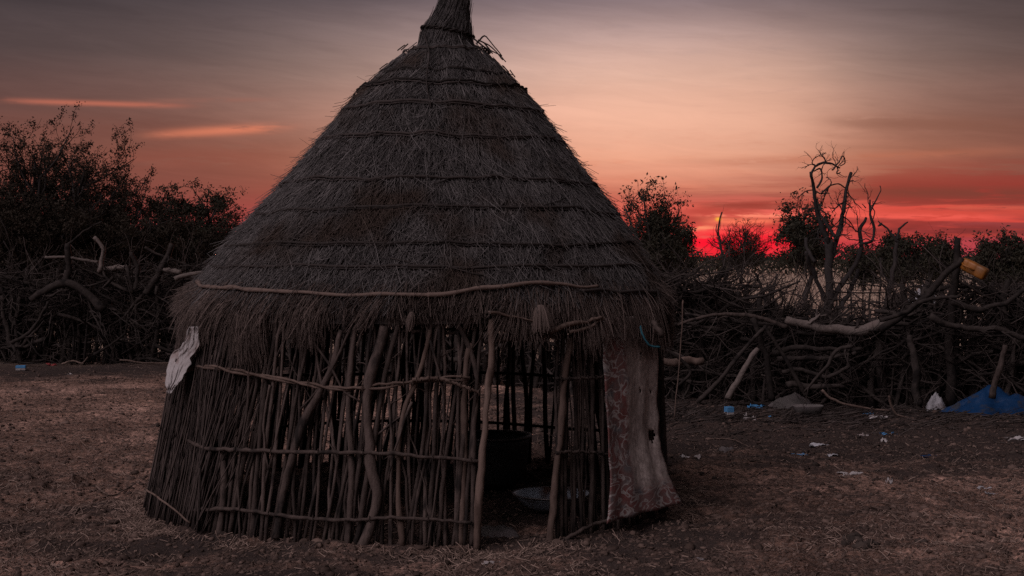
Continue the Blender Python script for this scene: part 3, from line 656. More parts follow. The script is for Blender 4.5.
# ================================================================== FENCES
def fence(name, label, A, B, hgt, nposts, nbr, ntw, big=1.0, hprof=None, pw=(.022, .05)):
    A = np.array(A, float); B = np.array(B, float); D = B - A; Ln = np.linalg.norm(D); D /= Ln; Nn = np.array([-D[1], D[0]])
    f = thing(name, (*((A + B) / 2), 0), label, 'fence')
    def pt(t, n_, z): q = A + D * t * Ln + Nn * n_; return np.array([q[0], q[1], z])
    H = (lambda t: hgt) if hprof is None else hprof
    for t in np.linspace(0, 1, nposts):                        # upright stakes
        t += rng.normal(0, .3 / nposts); h = H(t) * rng.uniform(.62, 1.05); off = rng.normal(0, .12)
        p = pt(t, off, -.06); q = pt(t + rng.normal(0, .16) / Ln, off + rng.normal(0, .1), h)
        m = (p + q) / 2 + rng.normal(0, .04, 3)
        r = rng.uniform(*pw)
        limb([p, m, q], r, r * .65, 7, None, 12, .12, twigs=int(rng.random() < .35)).build('fence_stake', M['bark'], f)
    for i in range(nbr):                                        # crooked dead boughs heaped along it
        t = rng.random(); z = H(t) * rng.uniform(.15, 1.0); dr = rng.choice([-1, 1])
        d = np.array([D[0] * dr, D[1] * dr, 0]) + np.array([Nn[0], Nn[1], 0]) * rng.normal(0, .25) + np.array([0, 0, rng.normal(.05, .4) if i % 2 else rng.normal(.3, 1.1)])
        L = rng.uniform(.6, 1.6) * big; r = rng.uniform(.014, .036) * big
        p = pt(t - dr * L * .45 / Ln, rng.normal(-.05, .2), z)
        p[2] = min(p[2], H(t) * .95)
        out = []; branchy(out, p, d, L, r, 2, {2: 4, 1: 2}, .2, .4, .8, .5)
        ex = max(0., out[0][1][:, 2].max() - H(t) * 1.12)
        for o in out: o[1][:, 2] = np.maximum(o[1][:, 2] - ex, .02)
        over = [o for o in out if o[1][:, 2].max() < H(t) * 1.22]
        mb = MB(); put(mb, over or out[:1], 6, rng.random()); mb.build('dead_bough', M['bark'], f)
    mb = MB(); k = int(nposts * 3.2)
    for i in range(k):
        t = rng.random(); h = H(t) * rng.uniform(.45, .98); off = rng.normal(.08, .16); p = pt(t, off, -.05); q = pt(t + rng.normal(0, .2) / Ln, off + rng.normal(0, .08), h)
        mb.tubes(smooth([p, (p + q) / 2 + rng.normal(0, .05, 3), q], 8)[None], (rng.uniform(.012, .034) * np.linspace(1.1, .6, 8) * rng.uniform(.85, 1.15, 8))[None], 6)
    o = mb.build('stake_filling', M['bark'], f); o['kind'] = 'stuff'
    mb = MB(); out = []
    for i in range(int(nbr * 2.6)):                             # the heap of lesser boughs
        t = rng.random(); z = H(t) * rng.uniform(.05, .97); dr = rng.choice([-1, 1]); L = rng.uniform(.35, 1.1)
        d = np.array([D[0] * dr, D[1] * dr, 0]) + np.array([Nn[0], Nn[1], 0]) * rng.normal(0, .2) + np.array([0, 0, rng.normal(0, .4) if i % 2 else rng.normal(0, 1.3)])
        one = []; branchy(one, pt(t - dr * L * .4 / Ln, rng.normal(-.12, .12), z), d, L, rng.uniform(.011, .026), 1, 2, .17, .5, .8, .5)
        ex = max(0., one[0][1][:, 2].max() - H(t) * 1.05)
        for o in one: o[1][:, 2] = np.maximum(o[1][:, 2] - ex, .02)
        out += one
    put(mb, out, 6); o = mb.build('bough_heap', M['bark'], f); o['kind'] = 'stuff'
    mb = MB(); out = []
    for i in range(int(ntw * .6)):
        t = rng.random(); z = H(t) * rng.uniform(.02, 1.02)
        d = np.array([D[0], D[1], 0]) * rng.normal(0, 1) + np.array([Nn[0], Nn[1], 0]) * rng.normal(0, .3) + np.array([0, 0, rng.normal(.1, .6)])
        branchy(out, pt(t, rng.normal(0, .2), z), d, rng.uniform(.2, .8), rng.uniform(.004, .011), 1, 2, .2, .4, .8, .6)
    for o in out: o[1][:, 2] = np.maximum(o[1][:, 2], .01)
    mb.tubes(np.array([o[1] for o in out]), np.array([o[2] for o in out]), 4)
    o = mb.build('twig_tangle', M['twig'], f); o['kind'] = 'stuff'
    return f
LA = at(-110, 288, 22.4)[:2]; LB = at(262, 288, 21.4)[:2]
fence('brush_fence', 'dark fence of stakes and dead boughs under the bushy trees left of the hut', LA, LB, 1.42, 80, 80, 2200, 1.0)
MA = at(262, 288, 21.4)[:2]; MBp = at(640, 288, 16.2)[:2]
fence('brush_fence', 'stretch of brush fence behind the hut, glimpsed through its doorway', MA, MBp, 1.35, 60, 34, 900)
RA = at(640, 288, 16.2)[:2]; RB = at(845, 288, 15.6)[:2]
fence('brush_fence', 'loose heap of dead boughs and twigs fencing the yard beside the hut', RA, RB, 1.05, 44, 70, 1900, .85, lambda t: 1.36 - .42 * np.clip((t - .55) / .2, 0, 1))
RC = at(1120, 288, 14.9)[:2]
fence('brush_fence', 'palisade of dark crooked posts with boughs on top behind the blue tarpaulin', RB, RC, 1.2, 72, 50, 1500, .9, lambda t: .95 + .36 * np.clip((t - .1) / .2, 0, 1), (.03, .062))

# --- logs and boughs one can point to
LG = 'notable boughs laid on the fence'
def bough(pts, Yd, r0, r1, m, label, name='dead_bough_loose', twigs=0, k=9, tint=None, cat='branch'):
    P = [at(p[0], p[1], Yd + (p[2] if len(p) > 2 else 0)) for p in pts]
    return tag(limb(P, r0, r1, k, tint, 26, .075, twigs).build(name, M[m], None), label, cat)
N_ = 'fence_bough'
bough([(786, 319), (805, 324), (830, 330), (856, 331), (890, 322)], 15.1, .042, .06, 'pale', 'thick pale gnarled log lying along the top of the right-hand fence', 'log', 3, tint=.35, cat='log')
bough([(788, 327), (760, 317), (735, 313), (705, 316), (678, 325)], 15.2, .026, .016, 'stick', 'long arching brown bough bending from the pale log toward the hut', N_, 2, tint=.4)
bough([(758, 349), (746, 368), (736, 385), (728, 399)], 14.7, .028, .036, 'pale', 'short grey log leaning steeply below the crossing poles', 'log', 0, tint=.3, cat='log')
bough([(766, 326), (742, 352), (715, 385), (698, 402)], 14.8, .018, .026, 'bark', 'thin straight pole leaning left from the crossing point', 'pole', 0, tint=.6, cat='pole')
bough([(764, 326), (780, 350), (796, 378), (806, 396)], 14.8, .018, .022, 'bark', 'thin pole leaning right from the crossing point', 'pole', 0, tint=.3, cat='pole')
bough([(752, 318), (763, 345), (772, 400)], 14.9, .03, .034, 'bark', 'dark upright stake where the leaning poles cross', 'pole', 0, tint=.1, cat='pole')
bough([(655, 362), (680, 362), (703, 361)], 13.9, .036, .042, 'stick_warm', 'short sawn log lying level on the brush close to the hut', 'log', 0, tint=.6, cat='log')
bough([(650, 345), (672, 354), (690, 372), (676, 388)], 13.8, .022, .012, 'bark', 'dark crooked bough curling under the sawn log', N_, 2, tint=.2)
bough([(683, 300), (681, 340), (678, 380), (674, 418)], 13.3, .007, .005, 'stick_warm', 'thin vine-like stem hanging straight down beside the hut', 'dry_stem', 0, tint=.6, cat='stem')
bough([(852, 346), (836, 350), (828, 364), (818, 376), (804, 392)], 14.6, .022, .012, 'bark', 'forked bare bough drooping to the ground below the pale log', N_, 4, tint=.6)
bough([(958, 238), (957, 262), (953, 300), (950, 350), (952, 405)], 14.9, .036, .055, 'bark', 'tallest dark post of the palisade, standing above the yellow jerrycan', 'post', 0, tint=.15, cat='post')
bough([(962, 258), (945, 275), (925, 296), (900, 316), (880, 330)], 14.7, .032, .04, 'bark', 'long dark pole slanting down left from the yellow jerrycan', 'pole', 1, tint=.2, cat='pole')
bough([(930, 316), (945, 325), (965, 328), (995, 330), (1030, 338)], 14.5, .034, .03, 'bark', 'grey sinuous bough lying level along the palisade at the right', N_, 2, tint=.5)
bough([(952, 302), (975, 310), (1000, 304), (1030, 285)], 14.6, .032, .022, 'bark', 'dark bough rising to the right over the palisade', N_, 3, tint=.35)
bough([(880, 320), (905, 312), (928, 300), (960, 296)], 14.5, .026, .02, 'bark', 'crooked bough running from the pale log to the tallest post', N_, 3, tint=.4)
bough([(1005, 345), (1002, 362), (996, 378), (992, 398)], 14.2, .026, .036, 'stick', 'brown forked limb standing upright on the blue tarpaulin', 'log', 0, tint=.2, cat='log')
bough([(1008, 280), (1004, 310), (1012, 340), (1010, 400)], 15.0, .03, .05, 'bark', 'dark post at the right end of the palisade', 'post', 2, tint=.3, cat='post')
bough([(910, 335), (914, 360), (917, 405)], 14.6, .032, .045, 'bark', 'slim grey post behind the pale plastic bag', 'post', 0, tint=.55, cat='post')
for i, y in enumerate((345, 358, 372, 386)):
    bough([(772 + 5 * i, y + rng.uniform(-4, 8)), (800, y + rng.uniform(-4, 4)), (826, y + rng.uniform(-4, 6)), (862 - 6 * i, y + rng.uniform(-8, 5))], 15.0 - .05 * i, rng.uniform(.022, .04), .02, 'bark',
          ['topmost of the four logs stacked under the thick pale log', 'second log down in the stack under the thick pale log', 'third log down in the stack under the thick pale log', 'bottom log of the stack under the thick pale log'][i], 'log', 1, tint=.25 + .15 * i, cat='log')
# boughs of the left fence
bough([(30, 300), (48, 288), (68, 284), (86, 293), (104, 310)], 21.3, .05, .07, 'bark', 'thick arched bough lying across the front of the left fence', N_, 2, tint=.45)
bough([(172, 244), (166, 258), (157, 276), (146, 294)], 21.2, .04, .06, 'bark', 'thick stub leaning up to the right above the left fence', N_, 1, tint=.35)
bough([(94, 237), (99, 243), (103, 249), (101, 262), (99, 272)], 21.3, .026, .036, 'pale', 'pale antler-like bough standing up from the left fence', N_, 0, tint=.2)
bough([(45, 257), (70, 258), (98, 262)], 21.4, .022, .02, 'pale', 'thin pale pole lying level on top of the left fence', 'pole', 0, tint=.1, cat='pole')
bough([(68, 244), (69, 262), (66, 285)], 21.4, .045, .055, 'bark', 'stout dark stake rising above the left fence', 'post', 0, tint=.2, cat='post')
bough([(66, 246), (76, 238), (90, 228), (102, 222)], 21.6, .02, .012, 'bark', 'thin dark bough reaching up to the right from the stout stake', N_, 3, tint=.2)
bough([(131, 252), (136, 262), (136, 290)], 21.3, .03, .035, 'bark', 'short dark stake sticking up at the middle of the left fence', 'post', 0, tint=.3, cat='post')
bough([(145, 247), (160, 255), (180, 262), (198, 270)], 21.3, .018, .014, 'bark', 'thin bough sloping down right to the eave of the hut', N_, 2, tint=.5)
bough([(175, 279), (188, 275), (200, 272), (216, 277)], 20.6, .035, .03, 'pale', 'pale forked bough poking out beside the left eave of the hut', N_, 1, tint=.2)
bough([(98, 270), (112, 268), (127, 267)], 21.7, .05, .04, 'pale', 'whitish log lying on top of the left fence', 'log', 0, tint=.95, cat='log')
bough([(163, 269), (171, 270.5), (181, 272)], 21.2, .04, .038, 'pale', 'short whitish plank end on the left fence near the hut', 'plank', 0, tint=.9, cat='plank')
bough([(12, 343), (30, 332), (42, 315), (48, 302)], 21.2, .03, .02, 'bark', 'dark bough leaning at the left end of the left fence', N_, 2, tint=.4)
bough([(62, 364), (75, 361), (82, 363), (88, 357)], 20.9, .014, .01, 'stick_warm', 'small crooked twig on the ground at the foot of the left fence', 'twig', 0, tint=.9, cat='twig')
bough([(120, 360), (145, 363), (170, 363)], 20.9, .014, .012, 'stick_warm', 'long thin stick on the ground at the foot of the left fence', 'twig', 0, tint=.3, cat='twig')
bough([(822, 390), (829, 397), (842, 403), (868, 408), (890, 411)], 14.4, .014, .009, 'stick_warm', 'long reddish bent stick trailing along the ground before the palisade', 'stick', 0, tint=.7, cat='stick')
bough([(889, 396), (891, 405), (895, 412), (918, 419)], 14.2, .012, .007, 'stick_warm', 'bent reddish stick on the ground near the blue tarpaulin', 'stick', 1, tint=.5, cat='stick')
# --- lattice hurdle in the gap behind the pale log
hd = thing('stick_hurdle', at(860, 330, 19), 'open lattice hurdle of thin sticks in the gap behind the pale log', 'fence panel')
for x in (833, 841, 850, 861, 870, 879, 888):
    limb([at(x + rng.normal(0, 1), 336, 19), at(x + rng.normal(0, 2), 300, 19), at(x + rng.normal(2, 2), 268 + rng.uniform(0, 14), 19)], .014, .009, 6, .4, 10).build('upright', M['bark'], hd)
for y in (284, 292, 301, 310, 318):
    limb([at(826, y - 2, 18.98), at(858, y + rng.normal(0, 1.5), 18.98), at(896, y + rng.normal(3, 2), 18.98)], .012, .009, 6, .3, 12).build('cross_stick', M['bark'], hd)

# --- bundles, tarpaulin, bag, jerrycan
def heap(name, c, sx, sy, sz, m, label, cat, rot=0., seed=0., peak=(0, 0), n=40, sag=1.):
    u = np.linspace(-1, 1, n); UU, VV = np.meshgrid(u, u, indexing='ij')
    q = np.clip(1 - np.hypot(UU - peak[0] * .5, VV - peak[1] * .5) ** 1.3 / 1.15, 0, 1)
    Z = sz * q * (1 + .9 * vnoise(UU * 2.2 + seed, VV * 2.2)) + sz * .12 * np.abs(vnoise(UU * 9 + VV * 4 + seed, VV * 7)) * q ** .4 + sz * .34 * q ** .5 * (np.abs(vnoise(UU * 5 + seed, VV * 5 + seed)) - .1)
    er = 1 + .45 * vnoise(np.arctan2(VV, UU) * 2 + seed, UU * 0)
    Xl = UU * sx * er; Yl = VV * sy * er; mb = MB()
    mb.grid(np.stack([c[0] + Xl * math.cos(rot) - Yl * math.sin(rot), c[1] + Xl * math.sin(rot) + Yl * math.cos(rot), np.maximum(c[2] + Z, c[2] + .006)], -1), .5)
    o = mb.build(name, m); s_ = o.modifiers.new('thickness', 'SOLIDIFY'); s_.thickness = .005
    return tag(o, label, cat)
heap('tarpaulin', gp(994, 413), .56, .3, .24, M['tarp'], 'crumpled blue tarpaulin heaped at the foot of the palisade', 'tarpaulin', .1, 4.2, (.15, .2), 56)
heap('plastic_bag', gp(936, 411), .1, .09, .19, M['sack'], 'small pale torn plastic bag at the foot of the palisade left of the tarpaulin', 'plastic bag', 0, 9.1)
heap('crumpled_sheet', gp(792, 408), .24, .15, .16, M['stone'], 'crumpled grey sheet at the foot of the fence below the forked bough', 'sheet', .1, 2.2)
c = gp(808, 415); tr = MB(); n = 24
prof = [(.0, 0), (.8, .0), (1., .09), (1.02, .1), (.95, .1), (.8, .03), (0, .03)]
ang = np.linspace(0, 2 * PI, n + 1); G = np.array([[(c[0] + .15 * r * np.sign(math.cos(a_)) * abs(math.cos(a_)) ** .5, c[1] + .1 * r * np.sign(math.sin(a_)) * abs(math.sin(a_)) ** .5, c[2] + z) for a_ in ang] for r, z in prof]); tr.grid(G, .8)
solo('trough', tr, M['stone'], 'small grey trough lying on the ground in front of the crumpled grey sheet', 'trough')
heap('sack', at(923, 309, 16.4) - np.array([0, 0, .02]), .24, .2, .27, M['sack'], 'pale bluish sack lying on top of the palisade left of the jerrycan', 'sack', 0, 6.4)
heap('sack', at(897, 307, 16.5) - np.array([0, 0, .02]), .14, .16, .22, M['dung'], 'dark bundle lying on the palisade beside the pale bluish sack', 'bundle', 0, 1.4)
jc = thing('jerrycan', at(972, 270, 14.75), 'yellow plastic jerrycan tilted at the top of the tallest post', 'jerrycan')
a0 = at(961, 262, 14.75); a1 = at(986, 275, 14.6); ax = a1 - a0; Lj = np.linalg.norm(ax); ax /= Lj; uu, vv = frame(ax)
def jring(t, w, h): 
    aa = np.linspace(0, 2 * PI, 25); return np.stack([a0 + ax * t * Lj + uu * w * np.sign(math.cos(q)) * abs(math.cos(q)) ** .4 + vv * h * np.sign(math.sin(q)) * abs(math.sin(q)) ** .4 for q in aa])
mb = MB(); mb.grid(np.stack([jring(t, w, h) for t, w, h in ((0, .005, .005), (.0, .03, .03), (.06, .05, .055), (.18, .056, .062), (.3, .06, .064), (.33, .055, .059), (.36, .06, .064), (.62, .06, .064), (.65, .055, .059), (.68, .06, .064), (.94, .06, .064), (1, .047, .054), (1, .005, .005))]), .6); mb.build('can_body', M['yellow'], jc)
mb = MB(); mb.grid(np.stack([jring(t, w, w) for t, w in ((-.09, .002), (-.09, .022), (.0, .022), (.01, .02))]), .5); mb.build('cap', M['yellowdark'], jc)
limb([a0 + ax * .1 * Lj + uu * .055, a0 + ax * .2 * Lj + uu * .085, a0 + ax * .5 * Lj + uu * .088, a0 + ax * .6 * Lj + uu * .06], .009, .009, 7, .5, 14, .02).build('handle', M['yellow'], jc)

# --- scraps lying about
def scrap(px, py, w, d, h, m, label, cat='plastic scrap', name='plastic_scrap', rot=0.):
    c = gp(px, py); c[2] = float(gh(c[0], c[1])) - .006
    n = 14; u = np.linspace(-1, 1, n); UU, VV = np.meshgrid(u, u, indexing='ij'); sd = px * .37
    er = 1 + .9 * vnoise(np.arctan2(VV, UU) * 1.7 + sd, UU * 0 + py)
    Z = h * np.clip(.35 + 2.0 * vnoise(UU * 1.6 + sd, VV * 1.6 + py) + .8 * vnoise(UU * 4 + sd, VV * 4), .02, 2)
    Xl = UU * w * er; Yl = VV * d * er; mb = MB()
    mb.grid(np.stack([c[0] + Xl * math.cos(rot) - Yl * math.sin(rot), c[1] + Xl * math.sin(rot) + Yl * math.cos(rot), c[2] + Z], -1), rng.random())
    o = mb.build(name, M[m]); s_ = o.modifiers.new('thickness', 'SOLIDIFY'); s_.thickness = .002
    return tag(o, label, cat, 'scraps of litter on the ground')
for a_ in [(690, 462, .07, .06, .03, 'white', 'large white plastic scrap on the ground right of the faded cloth'),
           (851, 475, .085, .03, .02, 'white', 'long flat pale scrap lying alone on the bare ground'),
           (889, 486, .022, .02, .05, 'white', 'thin white scrap standing upright right of the long flat pale scrap'),
           (864, 435, .05, .045, .03, 'white', 'bright white scrap in the dark dung patch'),
           (888, 429, .06, .04, .02, 'bluefilm', 'blue scrap right of the bright white scrap in the dung patch'),
           (877, 417, .08, .05, .025, 'white', 'white crumpled film by the long reddish bent stick'),
           (869, 413, .04, .04, .025, 'bluefilm', 'pale blue film end at the tip of the long reddish bent stick'),
           (1018, 439, .09, .06, .03, 'white', 'white sheet scrap below the blue tarpaulin'),
           (984, 487, .05, .04, .016, 'sack', 'lavender grey scrap, the larger of two on the open ground at right'),
           (991, 493, .03, .03, .012, 'sack', 'lavender grey scrap, the smaller of two on the open ground at right'),
           (798, 456, .05, .03, .016, 'bluefilm', 'small bright blue scrap in the middle of the open ground'),
           (756, 408, .07, .05, .05, 'bluefilm', 'blue bag scrap at the foot of the leaning poles'),
           (750, 420, .06, .05, .05, 'white', 'white lump of film before the leaning poles'),
           (831, 458, .035, .03, .02, 'sack', 'small grey scrap right of the small bright blue scrap'),
           (770, 417, .02, .02, .02, 'bluefilm', 'tiny blue fleck left of the grey trough'),
           (928, 455, .06, .03, .012, 'tarp', 'dark blue flat scrap below the palisade'),
           (819, 447, .06, .03, .016, 'sack', 'flat grey scrap above the small bright blue scrap'),
           (694, 559, .05, .03, .008, 'sack', 'thin grey scrap on the ground near the bottom of the picture'),
           (884, 442, .022, .02, .03, 'white', 'tiny white scrap below the blue one in the dung patch'),
           (51, 364, .06, .05, .03, 'red', 'red and pink scrap at the foot of the left fence'),
           (72, 374, .05, .05, .03, 'white', 'tiny pale scrap left of the hut near the left fence'),
           (493, 562, .045, .02, .01, 'white', 'small white scrap in front of the doorway')]:
    scrap(*a_[:6], a_[6], rot=rng.uniform(-.5, .5))
def box(px, py, w, d, h, m, m2, label, rot):
    c = gp(px, py); o = thing('carton', c, label, 'carton')
    def bx(z0, z1, s):
        mb = MB(); pr = np.array([(-1, -1), (1, -1), (1, 1), (-1, 1), (-1, -1)]) * np.array([w * s, d * s]); R_ = np.array([[math.cos(rot), math.sin(rot)], [-math.sin(rot), math.cos(rot)]]); q = pr @ R_
        G = np.array([[(c[0] + x * k, c[1] + y * k, z) for x, y in q] for k, z in ((.02, z0), (1, z0), (1, z1), (.96, z1 + .004), (.02, z1 + .004))]); mb.grid(G, .6); return mb
    bx(0, h * .5, 1).build('carton_base', m2, o, False); bx(h * .505, h, 1.02).build('carton_top', m, o, False)
box(729, 417, .035, .04, .10, M['bluefilm'], M['white'], 'small blue and white carton standing before the fence right of the hut', .3)
box(21, 370, .065, .06, .06, M['bluefilm'], M['white'], 'pale blue and white carton at the left edge below the left fence', .2)
slab(gp(727, 452), .06, .05, .06, M['stone'], 'stone', 'rounded grey stone on the ground between the hut and the white scraps', 'stone', .4)
slab(gp(700, 462), .04, .04, .04, M['stone'], 'stone', 'small grey stone touching the large white plastic scrap', 'stone', .9)
for i, (x, y, r) in enumerate(((863, 550, .045), (852, 541, .05), (870, 546, .03), (846, 546, .03), (921, 543, .025))):
    c = gp(x, y); mb = MB(); n = 9
    C = c + np.stack([rng.normal(0, r * .7, n), rng.normal(0, r * .6, n), np.abs(rng.normal(r * .2, r * .2, n))], 1); C[:, :2] = c[:2] + (C[:, :2] - c[:2]) * .7; mb.lumps(C, rng.uniform(.5, .9, n) * r, flat=.7)
    solo('dung_pat', mb, M['dung'], ['large black dung clump nearest the bottom right', 'flat black dung clump just behind the large one', 'little dung lump right of the large black clump', 'little dung lump left of the large black clump', 'lone dark dung lump at the lower right'][i], 'dung', 'dung on the yard')
# twigs on the bare yard
for i, (pts, lab) in enumerate((([(870, 514), (890, 519), (915, 522), (925, 521)], 'thin dark twig lying on the open ground at right'),
        ([(868, 505), (885, 508), (906, 511)], 'short straw-coloured twig above the thin dark twig'),
        ([(786, 533), (800, 540), (812, 543)], 'bent dark twig on the ground left of the dung'),
        ([(72, 482), (77, 490), (84, 488)], 'curled pale twig on the ground at far left'),
        ([(96, 490), (110, 494), (132, 488)], 'fine twig left of the reeds of the hut'),
        ([(75, 513), (80, 507), (83, 514)], 'hooked pale twig on the ground at lower left'),
        ([(740, 458), (742, 468), (744, 472)], 'small pale hooked twig right of the hut'),
        ([(691, 515), (694, 511), (696, 508)], 'small pale curl by the corner of the faded cloth'),
        ([(715, 440), (735, 444), (752, 446)], 'straight brown twig across the dung patch'))):
    P = [gp(x, y) for x, y in pts]
    for p in P: p[2] = float(gh(p[0], p[1])) + .012
    solo('twig', limb(P, .006, .004, 5, rng.random(), 12), M['stick_warm'], lab, 'twig', 'twigs on the bare yard')

# --- stuff on the ground: straw, clods, dung crumbs
def scatter(n, y0, y1, spread=.42):
    Yd = y0 * (y1 / y0) ** rng.random(n); Xd = rng.uniform(-1, 1, n) * (Yd * spread + .4)
    return Xd, Yd
mb = MB(); n = 46000; X_, Y_ = scatter(n, 7.0, 24)
X_[:5000] = -.654 + (1.74 + np.abs(rng.normal(0, .1, 5000))) * np.sin(q0 := rng.uniform(-1.9, 1.9, 5000)); Y_[:5000] = 9.4 - (1.74 + np.abs(rng.normal(0, .1, 5000))) * np.cos(q0)
keep = rng.random(n) < np.clip(.42 + 1.9 * vnoise(X_ * 1.1 + 8, Y_ * 1.1) + .9 * vnoise(X_ * 3.3, Y_ * 3.3), .06, 1) * (1 - .8 * np.clip((Y_ - 9.8) / 3, 0, 1) * (X_ > .4) * (Y_ < 17)); X_, Y_ = X_[keep], Y_[keep]; n = len(X_)
L = np.where(rng.random(n) < .05, rng.gamma(2.2, .025, n), rng.gamma(2., .011, n)) + .012; a = rng.uniform(0, PI, n); t = np.linspace(-.5, .5, 4); cv = rng.normal(0, .35, n)
px_ = X_[:, None] + L[:, None] * np.cos(a[:, None] + cv[:, None] * t) * t; py_ = Y_[:, None] + L[:, None] * np.sin(a[:, None] + cv[:, None] * t) * t
P = np.stack([px_, py_, gh(px_, py_) + rng.uniform(.0, .008, n)[:, None] + np.abs(rng.normal(0, .012, n))[:, None] * (t + .5)], -1)
mb.tubes(P, rng.uniform(.0014, .0034, n)[:, None] * np.ones(4), 3, rng.random(n) ** 2.2, cap=False)
o = mb.build('straw_litter', M['litterstraw']); o['kind'] = 'stuff'
mb = MB(); n = 60000; X_, Y_ = scatter(n, 7.0, 20); C = np.stack([X_, Y_, gh(X_, Y_)], 1); mb.lumps(C, .003 + rng.gamma(1.4, .0038, n), rng.random(n) ** 2); o = mb.build('soil_clods', M['clod']); o['kind'] = 'stuff'
mb = MB(); n = 9000; X_, Y_ = scatter(n, 9, 16.5); k = X_ > -.4; X_, Y_ = X_[k], Y_[k]
kk = rng.random(len(X_)) < np.clip((Y_ - 9) / 4.5, .08, 1) * np.clip(.6 + 1.6 * vnoise(X_ * 1.4, Y_ * 1.4), .1, 1); X_, Y_ = X_[kk], Y_[kk]
mb.lumps(np.stack([X_, Y_, gh(X_, Y_) + .004], 1), .005 + np.minimum(rng.gamma(1.4, .006, len(X_)), .022)); o = mb.build('dung_crumbs', M['dung']); o['kind'] = 'stuff'
# broken bark and twig ends along the right fence
mb = MB(); n = 1500; X_ = rng.uniform(1.2, 6.0, n); Y_ = rng.normal(14.4, .7, n); L = rng.gamma(2, .07, n) + .05; a = rng.normal(0, .7, n); t = np.linspace(-.5, .5, 4)
px_ = X_[:, None] + L[:, None] * np.cos(a)[:, None] * t; py_ = Y_[:, None] + L[:, None] * np.sin(a)[:, None] * t + rng.normal(0, .01, (n, 4))
mb.tubes(np.stack([px_, py_, gh(px_, py_) + .006 + np.abs(rng.normal(0, .03, n))[:, None] * (t + .5)], -1), rng.uniform(.002, .007, n)[:, None] * np.ones(4), 4)
o = mb.build('twig_debris', M['twig']); o['kind'] = 'stuff'

# --- dry grass of the plain beyond
mb = MB(); n = 16000; Y_ = 24 * (130 / 24) ** rng.random(n); X_ = rng.uniform(-1, 1, n) * (Y_ * .45); h = rng.uniform(.08, .3, n) * (1 + Y_ / 120)
a = rng.uniform(0, 2 * PI, n); t = np.linspace(0, 1, 3)
P = np.stack([X_[:, None] + np.cos(a)[:, None] * h[:, None] * .5 * t ** 2, Y_[:, None] + np.sin(a)[:, None] * h[:, None] * .5 * t ** 2, h[:, None] * t], -1)
mb.tubes(P, (.004 + Y_ * .0002)[:, None] * np.linspace(1, .3, 3), 3, .4 + .6 * rng.random(n), cap=False)
o = mb.build('dry_grass', M['litterstraw']); o['kind'] = 'stuff'

# ================================================================== TREES
def tree(name, label, px, base_y, top_py, Yd, halfw_px, kind, seed, group=None, leafn=9000, leafs=.035, lm='leaf', trunk_r=.1, nlim=7, low=.18, twig=1.0, dens=2.6):
    """Limbs fan out from a short trunk into an uneven crown envelope; leaves sit on twig ends."""
    global rng
    keep = rng; rng = np.random.default_rng(seed)
    c = at(px, 258, Yd); ztop = at(px, top_py, Yd)[2]; hw = halfw_px * Yd / F
    t = thing(name, (c[0], c[1], 0), label, 'tree', group)
    base = np.array([c[0], c[1], -.05]); main = []; fine = []; tips = []
    trunk_h = ztop * low
    P, d = path(base, np.array([rng.normal(0, .1), rng.normal(0, .1), 1]), trunk_h, .1, 7)
    main.append((0, P, trunk_r * np.linspace(1.15, .8, 7))); fork = P[-1]
    for k in range(nlim):
        a = 2 * PI * (k + rng.uniform(-.3, .3)) / nlim; e = rng.uniform(.15, 1.0)
        tgt = np.array([c[0] + hw * .85 * e ** .5 * math.cos(a) * rng.uniform(.6, 1), c[1] + hw * .85 * e ** .5 * math.sin(a), trunk_h + (ztop - trunk_h) * (1 - .55 * e ** 1.2) * rng.uniform(.78, .98)])
        v = tgt - fork; L = np.linalg.norm(v); P, d = path(fork, v + np.array([0, 0, -.1 * L]), L, .13, 7, .03)
        main.append((0, P, trunk_r * .6 * np.linspace(1, .3, 7)))
        for j in range(15):
            i = rng.integers(1, 6); u, w = frame(P[i + 1] - P[i]); b = rng.uniform(0, 2 * PI)
            dd = (P[i + 1] - P[i]) / np.linalg.norm(P[i + 1] - P[i]) + (u * math.cos(b) + w * math.sin(b)) * rng.uniform(.5, 1.2)
            out = []; branchy(out, P[i], dd, L * rng.uniform(.25, .5), trunk_r * .2 * twig, 2, {2: 4, 1: 3}, .2, .35, .85, .58, .02)
            for (lv, Pp, Rr) in out:
                Pp[:, 2] = np.maximum(Pp[:, 2], .05)
                (main if lv == 2 else fine).append((lv, Pp, np.maximum(Rr, Yd * 1.1e-4)))
                if lv < 2: tips.append(Pp[3:])
    # thin out whatever grew past the envelope
    def inside(Pm):
        q = Pm[-1]; rr = math.hypot(q[0] - c[0], q[1] - c[1]) / hw; return q[2] < ztop * (1.06 - .1 * rr) and rr < 1.15
    main = main[:1] + [m_ for m_ in main[1:] if inside(m_[1])]; fine = [m_ for m_ in fine if inside(m_[1])]
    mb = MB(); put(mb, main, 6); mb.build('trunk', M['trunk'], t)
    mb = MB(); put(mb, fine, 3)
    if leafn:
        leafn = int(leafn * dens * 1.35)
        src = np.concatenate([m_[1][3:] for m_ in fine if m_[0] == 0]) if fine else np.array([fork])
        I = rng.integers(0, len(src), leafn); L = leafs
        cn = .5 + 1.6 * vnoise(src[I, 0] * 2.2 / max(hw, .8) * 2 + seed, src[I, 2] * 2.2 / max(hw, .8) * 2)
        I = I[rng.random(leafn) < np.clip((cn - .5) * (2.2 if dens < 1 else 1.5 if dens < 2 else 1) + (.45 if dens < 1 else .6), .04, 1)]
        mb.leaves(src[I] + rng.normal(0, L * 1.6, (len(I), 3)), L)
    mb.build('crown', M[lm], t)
    rng = keep
